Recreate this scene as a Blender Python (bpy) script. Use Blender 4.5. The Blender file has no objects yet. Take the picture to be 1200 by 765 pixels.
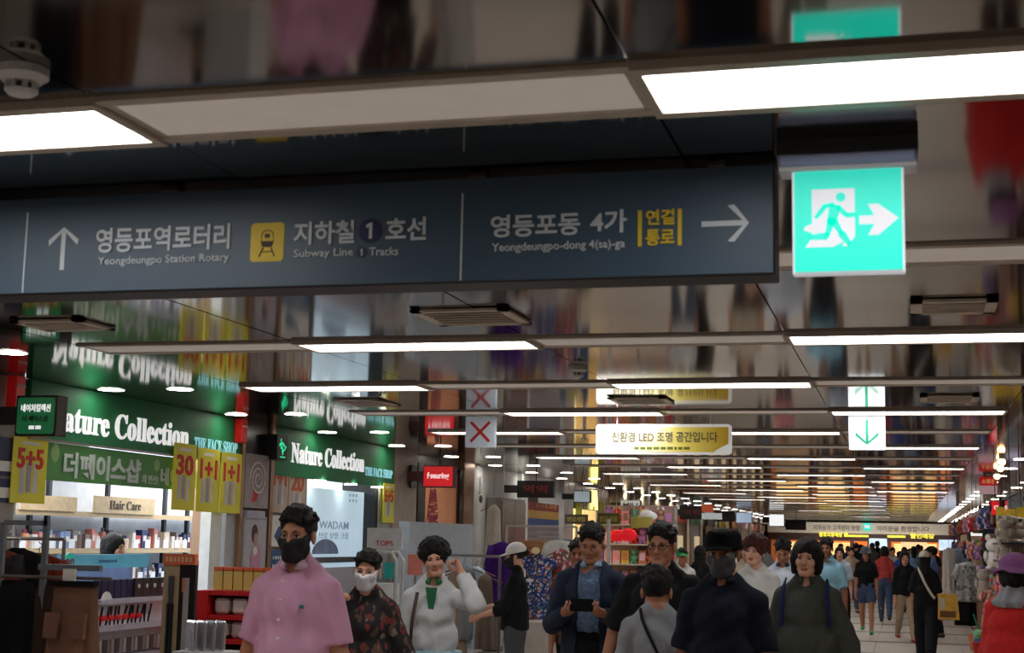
import bpy, math, random
import numpy as np
from mathutils import Matrix, Vector
random.seed(7)
PI = math.pi
S = bpy.context.scene
C = S.collection

# ---------------------------------------------------------------- camera, world, exposure
cam_d = bpy.data.cameras.new('camera')
cam = bpy.data.objects.new('camera', cam_d); C.objects.link(cam); S.camera = cam
cam_d.sensor_width = 36.0; cam_d.lens = 1712.4 / 1200 * 36; cam_d.clip_end = 300; cam_d.clip_start = .05
_p, _r, _y = .1443, .0197, .2647
_F = Vector((-math.sin(_y) * math.cos(_p), math.cos(_y) * math.cos(_p), math.sin(_p)))
_R0 = Vector((math.cos(_y), math.sin(_y), 0)); _U0 = _R0.cross(_F)
_R = math.cos(_r) * _R0 + math.sin(_r) * _U0; _U = -math.sin(_r) * _R0 + math.cos(_r) * _U0
cam.matrix_world = Matrix(((_R.x, _U.x, -_F.x, 0), (_R.y, _U.y, -_F.y, 0), (_R.z, _U.z, -_F.z, 1.62), (0, 0, 0, 1)))
cam_d.dof.use_dof = True; cam_d.dof.focus_distance = 13.0; cam_d.dof.aperture_fstop = 7.0

W = bpy.data.worlds.new('world'); S.world = W; W.use_nodes = True
W.node_tree.nodes['Background'].inputs[0].default_value = (.5, .47, .45, 1)
W.node_tree.nodes['Background'].inputs[1].default_value = .10

S.view_settings.view_transform = 'Standard'; S.view_settings.look = 'None'
S.view_settings.exposure = 0.0; S.view_settings.gamma = 1.0; S.view_settings.use_curve_mapping = False
S.cycles.caustics_reflective = False; S.cycles.caustics_refractive = False
S.cycles.max_bounces = 7; S.cycles.sample_clamp_indirect = 4.0; S.cycles.use_light_tree = True

STRIP_LIGHT = 10.0        # emission of the ceiling strip lamps
DOWN_LIGHT = 17.0        # emission of the round downlights
def area_lamp(name, loc, sx, sy, watts, col=(1, 1, 1), rot=(0, 0, 0)):
    d = bpy.data.lights.new(name, 'AREA'); d.shape = 'RECTANGLE'; d.size = sx; d.size_y = sy; d.energy = watts; d.color = col
    o = bpy.data.objects.new(name, d); C.objects.link(o); o.location = loc; o.rotation_euler = rot
    return o
# the shops' own ceiling lighting, inside the shops behind the left wall line
area_lamp('shop_light', (-7.4, 10.9, 2.5), 2.2, 3.2, 120, (.93, .97, 1))
area_lamp('shop_light', (-7.6, 15.2, 2.5), 2.0, 3.0, 120, (.93, .97, 1))
area_lamp('shop_light', (-7.0, 24.0, 2.5), 1.6, 2.4, 30, (1, .93, .85))
area_lamp('shop_light', (-7.0, 28.0, 2.5), 1.6, 4.0, 110, (1, .85, .6))
area_lamp('shop_light', (-7.0, 34.0, 2.5), 1.6, 6.0, 90, (1, .93, .85))
area_lamp('end_band_fill', (-1.5, 63.8, 2.62), 6.0, .3, 90, (1, .95, .88), rot=(math.radians(55), 0, 0))  # unseen fill light added to brighten the beige band of the end wall
area_lamp('shop_light', (-.8, 67.6, 2.3), 8.0, 2.0, 120, (1, .6, .3))

# ---------------------------------------------------------------- materials
MATS = {}
def lin(c):
    return tuple(((v / 255) / 12.92 if v / 255 <= .04045 else ((v / 255 + .055) / 1.055) ** 2.4) for v in c)
def mat(name, rgb, rough=.6, metal=0.0, emit=0.0, var=.08, vs=9.0, bump=0.0, bs=40.0, spec=.5, alpha=1.0, trans=0.0, fold=0.0):
    if name in MATS: return MATS[name]
    m = bpy.data.materials.new(name); m.use_nodes = True; nt = m.node_tree; N = nt.nodes; L = nt.links
    b = N['Principled BSDF']; c = lin(rgb)
    b.inputs['Roughness'].default_value = rough; b.inputs['Metallic'].default_value = metal
    b.inputs['Specular IOR Level'].default_value = spec
    b.inputs['Transmission Weight'].default_value = trans
    if alpha < 1: b.inputs['Alpha'].default_value = alpha
    tc = N.new('ShaderNodeTexCoord'); nz = N.new('ShaderNodeTexNoise'); nz.inputs['Scale'].default_value = vs; nz.inputs['Detail'].default_value = 3
    L.new(tc.outputs['Object'], nz.inputs['Vector'])
    cr = N.new('ShaderNodeValToRGB'); cr.color_ramp.elements[0].position = .3; cr.color_ramp.elements[1].position = .7
    cr.color_ramp.elements[0].color = tuple(v * (1 - var) for v in c) + (1,); cr.color_ramp.elements[1].color = tuple(min(1, v * (1 + var)) for v in c) + (1,)
    L.new(nz.outputs['Fac'], cr.inputs['Fac']); L.new(cr.outputs['Color'], b.inputs['Base Color'])
    if emit > 0:
        L.new(cr.outputs['Color'], b.inputs['Emission Color']); b.inputs['Emission Strength'].default_value = emit
    if bump > 0 or fold > 0:
        bn = N.new('ShaderNodeBump'); n2 = N.new('ShaderNodeTexNoise'); n2.inputs['Scale'].default_value = bs; n2.inputs['Detail'].default_value = 4
        if fold > 0:   # long soft cloth creases
            mp = N.new('ShaderNodeMapping'); mp.inputs['Scale'].default_value = (1.0, 1.0, .45); mp.inputs['Rotation'].default_value = (.3, .5, 0)
            L.new(tc.outputs['Object'], mp.inputs['Vector']); L.new(mp.outputs['Vector'], n2.inputs['Vector'])
            n2.inputs['Scale'].default_value = bs; n2.inputs['Distortion'].default_value = .6
            bn.inputs['Strength'].default_value = fold; bn.inputs['Distance'].default_value = .03
        else:
            L.new(tc.outputs['Object'], n2.inputs['Vector']); bn.inputs['Strength'].default_value = bump; bn.inputs['Distance'].default_value = .01
        L.new(n2.outputs['Fac'], bn.inputs['Height']); L.new(bn.outputs['Normal'], b.inputs['Normal'])
    MATS[name] = m
    return m
def cloth(name, rgb, **k):
    k.setdefault('fold', .55); k.setdefault('bs', 11); k.setdefault('rough', .85); k.setdefault('spec', .2)
    return mat(name, rgb, **k)
def print_mat(name, base, cols, scale=30.0, stretch=(1, 1, 1), rough=.85, thr=.5, emit=0):
    """cloth or paper with a printed pattern: voronoi cells pick colours from a ramp"""
    if name in MATS: return MATS[name]
    m = mat(name, base, rough=rough); nt = m.node_tree; N = nt.nodes; L = nt.links; b = N['Principled BSDF']
    tc = [n for n in N if n.type == 'TEX_COORD'][0]
    mp = N.new('ShaderNodeMapping'); mp.inputs['Scale'].default_value = stretch; L.new(tc.outputs['Object'], mp.inputs['Vector'])
    v = N.new('ShaderNodeTexVoronoi'); v.inputs['Scale'].default_value = scale; L.new(mp.outputs['Vector'], v.inputs['Vector'])
    sp = N.new('ShaderNodeSeparateColor'); L.new(v.outputs['Color'], sp.inputs['Color'])
    cr = N.new('ShaderNodeValToRGB'); cr.color_ramp.interpolation = 'CONSTANT'; e = cr.color_ramp.elements
    e[0].position = 0; e[0].color = lin(base) + (1,); e[1].position = thr; e[1].color = lin(cols[0]) + (1,)
    for i, c in enumerate(cols[1:]):
        q = e.new(thr + (1 - thr) * (i + 1) / len(cols)); q.color = lin(c) + (1,)
    L.new(sp.outputs[0], cr.inputs['Fac']); L.new(cr.outputs['Color'], b.inputs['Base Color'])
    return m

# ---------------------------------------------------------------- mesh helpers
EX, EY, EZ = Vector((1, 0, 0)), Vector((0, 1, 0)), Vector((0, 0, 1))
FRONT = (EX, EZ)                    # faces the camera end of the corridor (-Y)
LEFTW = (EY, EZ)                    # on the left wall, faces +X
RIGHTW = (-EY, EZ)                  # on the right wall, faces -X
class MB:
    def __init__(s): s.v = []; s.f = []; s.m = []; s.mats = []
    def mi(s, m):
        if m not in s.mats: s.mats.append(m)
        return s.mats.index(m)
    def raw(s, vs, fs, m):
        o = len(s.v); s.v += [tuple(v) for v in vs]; k = s.mi(m)
        for f in fs: s.f.append(tuple(i + o for i in f)); s.m.append(k)
        return s
    def box(s, c, d, m, rz=0, bev=0, rx=0):
        x, y, z = d[0] / 2, d[1] / 2, d[2] / 2
        if bev > 0:
            b = min(bev, x * .9, y * .9, z * .9); vs = []
            for sx in (-1, 1):
                for sy in (-1, 1):
                    for sz in (-1, 1):
                        vs += [(sx * x, sy * (y - b), sz * (z - b)), (sx * (x - b), sy * y, sz * (z - b)), (sx * (x - b), sy * (y - b), sz * z)]
            I = lambda sx, sy, sz, k: ((sx > 0) * 4 + (sy > 0) * 2 + (sz > 0)) * 3 + k
            fs = []
            for a in (-1, 1):
                fs.append([I(a, p, q, 0) for p, q in ((-1, -1), (1, -1), (1, 1), (-1, 1))]); fs.append([I(p, a, q, 1) for p, q in ((-1, -1), (1, -1), (1, 1), (-1, 1))])
                fs.append([I(p, q, a, 2) for p, q in ((-1, -1), (1, -1), (1, 1), (-1, 1))])
                for c2 in (-1, 1):
                    fs.append([I(a, c2, -1, 0), I(a, c2, 1, 0), I(a, c2, 1, 1), I(a, c2, -1, 1)])
                    fs.append([I(a, -1, c2, 0), I(a, 1, c2, 0), I(a, 1, c2, 2), I(a, -1, c2, 2)])
                    fs.append([I(-1, a, c2, 1), I(1, a, c2, 1), I(1, a, c2, 2), I(-1, a, c2, 2)])
                    for d2 in (-1, 1): fs.append([I(a, c2, d2, 0), I(a, c2, d2, 1), I(a, c2, d2, 2)])
        else:
            vs = [(sx * x, sy * y, sz * z) for sx in (-1, 1) for sy in (-1, 1) for sz in (-1, 1)]
            fs = [(0, 1, 3, 2), (4, 6, 7, 5), (0, 4, 5, 1), (2, 3, 7, 6), (0, 2, 6, 4), (1, 5, 7, 3)]
        M = Matrix.Translation(c) @ Matrix.Rotation(rz, 4, 'Z') @ Matrix.Rotation(rx, 4, 'X')
        return s.raw([M @ Vector(v) for v in vs], fs, m)
    def cyl(s, a, b, r, m, n=12, r2=None, cap=True):
        a, b = Vector(a), Vector(b); r2 = r if r2 is None else r2
        d = (b - a).normalized(); q = d.to_track_quat('Z', 'Y'); vs = []
        for p, rr in ((a, r), (b, r2)):
            for i in range(n): t = 2 * PI * i / n; vs.append(p + q @ Vector((rr * math.cos(t), rr * math.sin(t), 0)))
        fs = [(i, (i + 1) % n, n + (i + 1) % n, n + i) for i in range(n)]
        if cap: fs += [tuple(range(n - 1, -1, -1)), tuple(range(n, 2 * n))]
        return s.raw(vs, fs, m)
    def tube(s, pts, r, m, n=8, closed=False):
        pts = [Vector(p) for p in pts]; vs = []; K = len(pts)
        for i, p in enumerate(pts):
            a = pts[(i - 1) % K] if (i or closed) else p; b = pts[(i + 1) % K] if (i < K - 1 or closed) else p
            q = (b - a).normalized().to_track_quat('Z', 'Y')
            for j in range(n): t = 2 * PI * j / n; vs.append(p + q @ Vector((r * math.cos(t), r * math.sin(t), 0)))
        fs = []
        for i in range(K if closed else K - 1):
            for j in range(n): fs.append((i * n + j, i * n + (j + 1) % n, ((i + 1) % K) * n + (j + 1) % n, ((i + 1) % K) * n + j))
        if not closed: fs += [tuple(range(n - 1, -1, -1)), tuple(range((K - 1) * n, K * n))]
        return s.raw(vs, fs, m)
    def prism(s, poly, o, fr, d, m):
        """2-D polygon in frame fr=(right, up) at origin o, thickness d towards the viewer"""
        R, U = fr; N = R.cross(U); o = Vector(o); n = len(poly)
        vs = [o + R * p[0] + U * p[1] for p in poly] + [o + R * p[0] + U * p[1] + N * d for p in poly]
        return s.raw(vs, [tuple(range(n - 1, -1, -1)), tuple(range(n, 2 * n))] + [(i, (i + 1) % n, n + (i + 1) % n, n + i) for i in range(n)], m)
    def panel(s, o, fr, w, h, d, m, round_=0):
        if round_ > 0:
            P = []
            for cx, cy, a0 in ((w - round_, h - round_, 0), (round_, h - round_, 90), (round_, round_, 180), (w - round_, round_, 270)):
                for k in range(5): a = math.radians(a0 + k * 22.5); P.append((cx + round_ * math.cos(a), cy + round_ * math.sin(a)))
        else: P = [(0, 0), (w, 0), (w, h), (0, h)]
        return s.prism(P, o, fr, d, m)
    def ball(s, c, r, m, n=10, k=6):
        r = r if hasattr(r, '__len__') else (r, r, r); vs = [(c[0], c[1], c[2] + r[2])]
        for i in range(1, k):
            t = PI * i / k
            for j in range(n): a = 2 * PI * j / n; vs.append((c[0] + r[0] * math.sin(t) * math.cos(a), c[1] + r[1] * math.sin(t) * math.sin(a), c[2] + r[2] * math.cos(t)))
        vs.append((c[0], c[1], c[2] - r[2])); L = len(vs) - 1
        fs = [(0, 1 + j, 1 + (j + 1) % n) for j in range(n)] + [(L, 1 + (k - 2) * n + (j + 1) % n, 1 + (k - 2) * n + j) for j in range(n)]
        for i in range(k - 2):
            for j in range(n): fs.append((1 + i * n + j, 1 + (i + 1) * n + j, 1 + (i + 1) * n + (j + 1) % n, 1 + i * n + (j + 1) % n))
        return s.raw(vs, fs, m)
    def text(s, txt, o, fr, w, h, m, bold=.0, depth=.004, lift=.001, shear=0):
        """lettering fitted into a w x h box whose lower left corner is o"""
        v, f = text_mesh(txt, bold); R, U = fr; N = R.cross(U); o = Vector(o)
        (x0, y0), (x1, y1) = v[:, :2].min(0), v[:, :2].max(0)
        if w is None: w = h * (x1 - x0) / (y1 - y0)
        if h is None: h = w * (y1 - y0) / (x1 - x0)
        vs = []
        for p in v:
            a = (p[0] - x0) / (x1 - x0) * w; b = (p[1] - y0) / (y1 - y0) * h
            vs.append(o + R * a + U * b + N * (lift + (depth if p[2] > 0 else 0)))
        return s.raw(vs, f, m)
    def build(s, name, parent=None, smooth=False, off=None):
        """vertices are world coordinates; they are made relative to the parent chain"""
        me = bpy.data.meshes.new(name)
        o = Vector((0, 0, 0)); p = parent
        while p is not None: o += p.location; p = p.parent
        if off is not None: o = Vector(off)
        me.from_pydata([(v[0] - o.x, v[1] - o.y, v[2] - o.z) for v in s.v], [], s.f)
        for m in s.mats: me.materials.append(m)
        me.polygons.foreach_set('material_index', s.m)
        if smooth: me.polygons.foreach_set('use_smooth', [True] * len(s.f))
        me.update()
        ob = bpy.data.objects.new(name, me); C.objects.link(ob)
        if parent is not None: ob.parent = parent
        return ob
_TX = {}
def text_mesh(txt, bold):
    k = (txt, bold)
    if k not in _TX:
        c = bpy.data.curves.new('lettering', 'FONT'); c.body = txt; c.extrude = .05; c.offset = bold; c.resolution_u = 3
        o = bpy.data.objects.new('lettering', c); C.objects.link(o)
        me = bpy.data.meshes.new_from_object(o.evaluated_get(bpy.context.evaluated_depsgraph_get()))
        v = np.zeros(len(me.vertices) * 3); me.vertices.foreach_get('co', v); v = v.reshape(-1, 3)
        _TX[k] = (v, [tuple(p.vertices) for p in me.polygons])
        bpy.data.objects.remove(o); bpy.data.curves.remove(c); bpy.data.meshes.remove(me)
    return _TX[k]
def serif(t):      # bold serif letters of the built-in font
    return ''.join(chr(0x1D400 + ord(c) - 65) if 'A' <= c <= 'Z' else chr(0x1D41A + ord(c) - 97) if 'a' <= c <= 'z' else c for c in t)

def tag(o, label=None, cat=None, group=None, kind=None):
    if label: o['label'] = label
    if cat: o['category'] = cat
    if group: o['group'] = group
    if kind: o['kind'] = kind
    return o
def thing(name, label, cat, loc=(0, 0, 0), rz=0, group=None):
    o = bpy.data.objects.new(name, None); C.objects.link(o); o.location = loc; o.rotation_euler = (0, 0, rz); o.empty_display_size = .1
    return tag(o, label, cat, group)
def struct(mb, name, parent=None):
    o = mb.build(name, parent)
    if parent is None: o['kind'] = 'structure'
    return o
def dup(root, loc, rz=None, label=None, group=None):
    r = root.copy(); C.objects.link(r); r.location = loc
    if rz is not None: r.rotation_euler = (0, 0, rz)
    if label: r['label'] = label
    if group: r['group'] = group
    for ch in list(root.children):
        c = ch.copy(); C.objects.link(c); c.parent = r
        for g in list(ch.children):
            d = g.copy(); C.objects.link(d); d.parent = c
    return r

# ================================================================ THE SETTING
ZC = 2.67; XL, XR = -5.99, 2.17; Y0, Y1 = -4.0, 66.0
SX = [-4.576, -3.243, -1.911, -.578, .754]          # edges of the lamp modules across the corridor
def SY(k): return 3.270 + 2.136 * k
ceil_m = mat('glossy_ceiling_panel', (150, 143, 136), rough=.07, metal=1.0, var=.02)
seam_m = mat('dark_seam', (22, 20, 19), rough=.7)
frame_m = mat('lamp_frame_metal', (190, 178, 166), rough=.45, metal=.2)
blank_m = mat('blank_strip_panel', (216, 206, 196), rough=.7, var=.03, emit=.19)   # unlit milky panel; weak glow put into the material to imitate lamp spill
lamp_m = mat('strip_lamp_diffuser', (255, 253, 250), rough=.5, emit=STRIP_LIGHT, var=0)
down_m = mat('downlight_lens', (255, 248, 236), rough=.5, emit=DOWN_LIGHT, var=0)
white_pl = mat('white_plastic', (205, 205, 208), rough=.45)
black_m = mat('black_metal', (20, 20, 22), rough=.4)
# floor: a dark bed with large polished tiles laid on it
floor_m = mat('polished_floor_tile', (192, 180, 168), rough=.42, var=.06, vs=1.5, spec=.5)
joint_m = mat('floor_joint', (60, 54, 50), rough=.7)
floor = struct(MB().box(((XL + XR) / 2, (Y0 + Y1) / 2 + 1, -.06), (XR - XL + 6, Y1 - Y0 + 8, .1), joint_m), 'floor')
TP = 1.46
tm = MB().box((0, 0, 0), (1.356, 2.64, .012), floor_m, bev=.003).build('tile', None); tile_me = tm.data; bpy.data.objects.remove(tm)
for i in range(-1, 24):
    for j in range(6):
        o = bpy.data.objects.new('tile', tile_me); C.objects.link(o); o.parent = floor
        o.location = (XL + .68 + j * 1.36, i * 2.92 - 1.38, -.006)
for i in range(-1, 24): MB().box(((XL + XR) / 2, i * 2.92 + .08, -.006), (XR - XL, .24, .012), mat('dark_floor_band', (84, 74, 68), rough=.45)).build('dark_band', floor)
# ceiling: slab above, glossy panels as parts, fascia strips with blank panels between the lamps
ceiling = struct(MB().box(((XL + XR) / 2, (Y0 + Y1) / 2, ZC + .1), (XR - XL + .4, Y1 - Y0 + 1, .12), seam_m), 'ceiling')
def mesh_only(mb, name):
    o = mb.build(name); me = o.data; bpy.data.objects.remove(o); return me
SW = .39
pan_me = mesh_only(MB().box((0, 0, .0), (1.3326 - .007, 2.136 - SW - .006, .02), ceil_m), 'ceiling_panel')
side_me = mesh_only(MB().box((0, 0, .0), (1.41, 2.136 - .006, .02), ceil_m), 'side_panel')
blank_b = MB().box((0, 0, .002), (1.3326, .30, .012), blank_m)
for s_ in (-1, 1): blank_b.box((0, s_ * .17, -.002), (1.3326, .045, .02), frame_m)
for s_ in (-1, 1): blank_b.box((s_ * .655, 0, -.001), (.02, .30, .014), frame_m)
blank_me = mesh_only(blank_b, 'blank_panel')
rnd = random.Random(3)
lights = []
def child(me, name, par, loc, rot=(0, 0, 0)):
    o = bpy.data.objects.new(name, me); C.objects.link(o); o.parent = par; o.location = loc; o.rotation_euler = rot; return o
lamp_root = thing('ceiling_light', 'x', 'ceiling light', (0, 0, 0))
MB().box((0, .17, -.004), (1.3326, .045, .03), frame_m).box((0, -.17, -.004), (1.3326, .045, .03), frame_m).box((.655, 0, -.004), (.022, .30, .03), frame_m).box((-.655, 0, -.004), (.022, .30, .03), frame_m).build('frame', lamp_root)
MB().box((0, 0, .0), (1.288, .296, .012), lamp_m).build('diffuser', lamp_root)
ORD = ['first', 'second', 'third', 'fourth', 'fifth', 'sixth', 'seventh', 'eighth', 'ninth', 'tenth', 'eleventh', 'twelfth', 'thirteenth', 'fourteenth', 'fifteenth', 'sixteenth', 'seventeenth', 'eighteenth', 'nineteenth', 'twentieth', 'twenty-first', 'twenty-second', 'twenty-third', 'twenty-fourth', 'twenty-fifth', 'twenty-sixth', 'twenty-seventh', 'twenty-eighth', 'twenty-ninth', 'thirtieth']
MODN = ['over the left side', 'left of the middle', 'right of the middle', 'over the right side']
first = True; rowtxt = {}
for k in range(-3, 29):
    y = SY(k)
    lit = (1, 3) if k % 2 == 0 else (0, 2)
    if k >= 14: lit = {14: (1,), 15: (0, 2), 16: (1,), 17: (2,), 19: (2,), 20: (1,), 24: (2,)}.get(k, ())      # most far lamps are switched off
    for mo in range(4):
        x = (SX[mo] + SX[mo + 1]) / 2
        child(pan_me, 'ceiling_panel', ceiling, (x, y + 1.068, ZC + .01), (rnd.uniform(-.0012, .0012), rnd.uniform(-.0018, .0018), 0))
        if mo in lit:
            if k == 0: lab = {1: 'strip ceiling light cut by the left edge of the photo', 3: 'nearest and largest lit strip light, upper right, above the green exit sign'}[mo]
            elif k == 2: lab = {1: 'strip ceiling light just below the left half of the dark direction sign', 3: 'strip ceiling light at the right edge below the green exit sign'}[mo]
            elif k == 3: lab = {0: 'strip ceiling light reflected beside the green shop fascia, leftmost lit one', 2: 'strip ceiling light just above the yellow hanging sign'}[mo]
            elif k == 4: lab = {1: 'strip ceiling light between the red cross sign and the yellow sign, above them', 3: 'strip ceiling light just above the green arrow sign'}[mo]
            elif k < 0: lab = 'white strip ceiling light above or behind the viewer'
            elif k == 1: lab = 'strip ceiling light hidden mostly behind the direction sign, %s' % MODN[mo]
            else: lab = '%s row of strip lights behind the green arrow sign, lamp %s' % (ORD[k - 5], MODN[mo])
            if k < 0: lab = '%s row of strip lights behind the viewer, lamp %s' % (ORD[-k - 1], MODN[mo])
            g = 'lit strip lamps in the arcade ceiling'
            if k >= 5: g = 'distant strip lamps in the arcade ceiling'
            if k < 0: g = 'strip lamps behind the viewer'
            if first: lamp_root.location = (x, y, ZC); tag(lamp_root, lab, None, g); first = False
            else: dup(lamp_root, (x, y, ZC), None, lab, g)
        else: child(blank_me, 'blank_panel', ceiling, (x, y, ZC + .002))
    for x in ((XL + SX[0]) / 2, (XR + SX[4]) / 2):
        child(side_me, 'side_panel', ceiling, (x, y + .9, ZC + .01), (rnd.uniform(-.001, .001), rnd.uniform(-.0015, .0015), 0))
# round downlights over both shop fronts
dl = thing('downlight', 'x', 'downlight', (0, 0, 0))
MB().cyl((0, 0, .006), (0, 0, -.003), .112, white_pl, 28, r2=.106).build('trim_ring', dl, True)
MB().cyl((0, 0, 0), (0, 0, -.005), .095, down_m, 28).build('lens', dl)
first = True
for xi, (x, lab, g) in enumerate(((-5.75, 'round downlight in the row nearest the left shop fronts', 'left downlights, wall row'), (-5.18, 'round downlight in the left row further from the wall', 'left downlights, corridor row'),
                  (1.32, 'round downlight in the right-hand row nearer the corridor middle', 'right downlights, corridor row'), (1.84, 'round downlight in the right-hand row over the stalls', 'right downlights, wall row'))):
    for k in range(-1, 29):
        if x > 0 and k < 2: continue
        l2 = lab.replace('round downlight', '%s round downlight from the near end' % ORD[k + 1 - (3 if x > 0 else 0)])
        if x < 0 and k == 3: l2 = ('first round downlight above the shop fascia, nearer the wall', 'first round downlight in front of the large shop fascia lettering')[xi]
        if x < 0 and k == 4: l2 = ('round downlight above the dark poster pillar', 'round downlight just left of the second shop fascia')[xi]
        if first: dl.location = (x, SY(k) + .08, ZC); tag(dl, l2, None, g); first = False
        else: dup(dl, (x, SY(k) + .08, ZC), None, l2, g)
# small warm bulbs on the right side
warm_m = mat('warm_bulb', (255, 205, 140), emit=6, var=0)
for i, (x, y) in enumerate(((1.05, 17.6), (1.12, 19.05), (1.2, 21.2))):
    t = thing('warm_spotlight', ['nearest warm round bulb lamp on the right side of the ceiling', 'middle warm round bulb lamp on the right side of the ceiling', 'farthest warm round bulb lamp on the right side of the ceiling'][i], 'spotlight', (x, y, ZC))
    MB().cyl((x, y, ZC), (x, y, ZC - .04), .03, white_pl).build('socket', t); MB().ball((x, y, ZC - .07), .045, warm_m).build('bulb', t, True)

# ceiling vents
vent_m = mat('vent_metal', (214, 202, 188), rough=.5)
vdark = mat('vent_inside', (96, 86, 78), rough=.8)
def vent(x0, x1, y0, y1, label):
    t = thing('ceiling_vent', label, 'air vent', ((x0 + x1) / 2, (y0 + y1) / 2, ZC)); cx, cy = t.location.x, t.location.y
    fb = MB()
    for s_ in (-1, 1):
        fb.box((cx, cy + s_ * ((y1 - y0) / 2 - .025), ZC - .01), (x1 - x0, .05, .012), vent_m); fb.box((cx + s_ * ((x1 - x0) / 2 - .025), cy, ZC - .01), (.05, y1 - y0, .012), vent_m)
    fb.build('frame', t); MB().box((cx, cy, ZC - .003), (x1 - x0 - .06, y1 - y0 - .06, .006), vdark).build('backing', t)
    n = 5
    for i in range(n):
        yy = y0 + .06 + (y1 - y0 - .12) * (i + .5) / n
        MB().box((cx, yy, ZC - .012), (x1 - x0 - .1, .035, .006), vent_m, rx=.4).build('slat', t)
vent(-2.22, -1.75, 6.36, 6.83, 'square ceiling air vent below the direction sign, left of centre')
vent(.03, .39, 6.40, 6.77, 'slim ceiling air vent below and right of the exit sign')
vent(-4.37, -3.97, 6.40, 6.75, 'ceiling air vent at the far left under the direction sign')
vent(-4.30, -3.92, 10.57, 11.1, 'ceiling air vent above the second green shop fascia')
vent(-2.12, -1.69, 10.53, 11.0, 'ceiling air vent just above the yellow hanging sign')
vent(.1, .5, 10.53, 11.0, 'ceiling air vent above the green arrow sign, to its right')
# smoke detectors
def detector(x, y, label):
    t = thing('smoke_detector', label, 'smoke detector', (x, y, ZC))
    MB().cyl((x, y, ZC), (x, y, ZC - .02), .06, white_pl, 28).cyl((x, y, ZC - .02), (x, y, ZC - .034), .058, white_pl, 28, r2=.042).build('base', t, False)
    b = MB()
    for i in range(8): a = i * PI / 4; b.box((x + .034 * math.cos(a), y + .034 * math.sin(a), ZC - .044), (.006, .012, .022), white_pl, rz=a)
    b.build('vane', t)
    MB().cyl((x, y, ZC - .033), (x, y, ZC - .052), .022, vdark, 16).build('sensor_chamber', t)
    MB().cyl((x, y, ZC - .052), (x, y, ZC - .062), .038, white_pl, 24, r2=.03).build('cap_disc', t)
detector(-1.95, 2.84, 'white round smoke detector on the ceiling at the upper left edge')
detector(-1.93, 8.69, 'small round smoke detector far along the ceiling above the yellow sign')

# ---------------------------------------------------------------- left wall, built bay by bay
stone = mat('grey_stone_cladding', (150, 142, 136), rough=.5, var=.1, vs=14)
beige = mat('beige_wall', (176, 160, 146), rough=.5)
whitew = mat('white_wall', (226, 226, 224), rough=.45)
darkp = mat('black_glossy_pillar', (26, 24, 26), rough=.2)
steel = mat('brushed_steel', (150, 146, 142), rough=.28, metal=.9)
copper = mat('warm_metal_trim', (176, 140, 112), rough=.3, metal=.7)
green = mat('green_fascia', (34, 124, 78), rough=.6, var=.1, vs=2)
green2 = mat('green_banner', (88, 150, 84), rough=.6, var=.12, vs=2)
wall = struct(MB().box((XL - .1, (Y0 + 8.95) / 2, ZC / 2), (.2, 8.95 - Y0, ZC), stone), 'wall_left')
# stone slabs of the pier left of the first shop
for i in range(5):
    for j in range(2): MB().box((XL + .01, 8.95 - .46 - j * .92, .27 + i * .535), (.03, .9, .52), stone, bev=.004).build('stone_slab', wall)
def pier(y0, y1, m, proud=.06, name='pier', deep=.4): return MB().box((XL - deep / 2 + proud / 2, (y0 + y1) / 2, ZC / 2), (deep + proud, y1 - y0, ZC), m).build(name, wall)
pier(11.90, 12.12, whitew, .04, 'white_pier', .06); pier(12.2, 12.40, mat('pale_grey_pier', (176, 178, 182), rough=.4), .04, 'white_pier', .1)
pier(12.46, 13.04, darkp, .05, 'black_pier'); pier(13.04, 13.12, copper, .08, 'metal_trim')
pier(12.40, 12.46, copper, .08, 'metal_trim')
pier(13.12, 13.99, beige, .0, 'beige_wall_panel')
pier(16.12, 16.20, black_m, .02, 'door_post'); pier(16.20, 16.62, mat('white_pier_paint', (186, 188, 190), rough=.4), .02, 'white_pier')
pier(16.66, 17.5, beige, .05, 'beige_pier'); pier(19.52, 20.0, copper, .06, 'metal_pier')
pier(20.02, 22.75, whitew, .0, 'white_wall_panel'); pier(22.62, 23.0, whitew, .08, 'white_pier')
pier(25.6, 26.35, mat('white_pier_gloss', (190, 190, 192), rough=.3), .08, 'white_pier')
MB().box((XL - .115, 43, 2.58), (.2, 46, .18), whitew).build('header', wall)
MB().box((XL - .115, 18.3, 2.60), (.2, 2.7, .14), mat('dark_header', (70, 60, 54), rough=.4)).build('header', wall)
# shop interiors: floor-to-ceiling back walls and side walls
inner = mat('shop_interior_white', (206, 212, 222), rough=.6)
innerw = mat('shop_interior_cream', (200, 176, 130), rough=.6)
darkin = mat('shop_interior_dark', (92, 80, 72), rough=.6)
def shop_box(y0, y1, depth, m, name):
    b = MB(); x0 = XL - depth
    b.box((x0 - .05, (y0 + y1) / 2, ZC / 2), (.1, y1 - y0, ZC), m).box(((x0 + XL) / 2, y0 - .03, ZC / 2), (depth, .06, ZC), m).box(((x0 + XL) / 2, y1 + .03, ZC / 2), (depth, .06, ZC), m)
    b.box(((x0 + XL) / 2, (y0 + y1) / 2, ZC + .03), (depth, y1 - y0 + .1, .06), m); b.box(((x0 + XL) / 2 - .2, (y0 + y1) / 2, -.04), (depth - .1, y1 - y0 + .1, .06), floor_m)
    o = b.build(name); o['kind'] = 'structure'; return o
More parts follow.
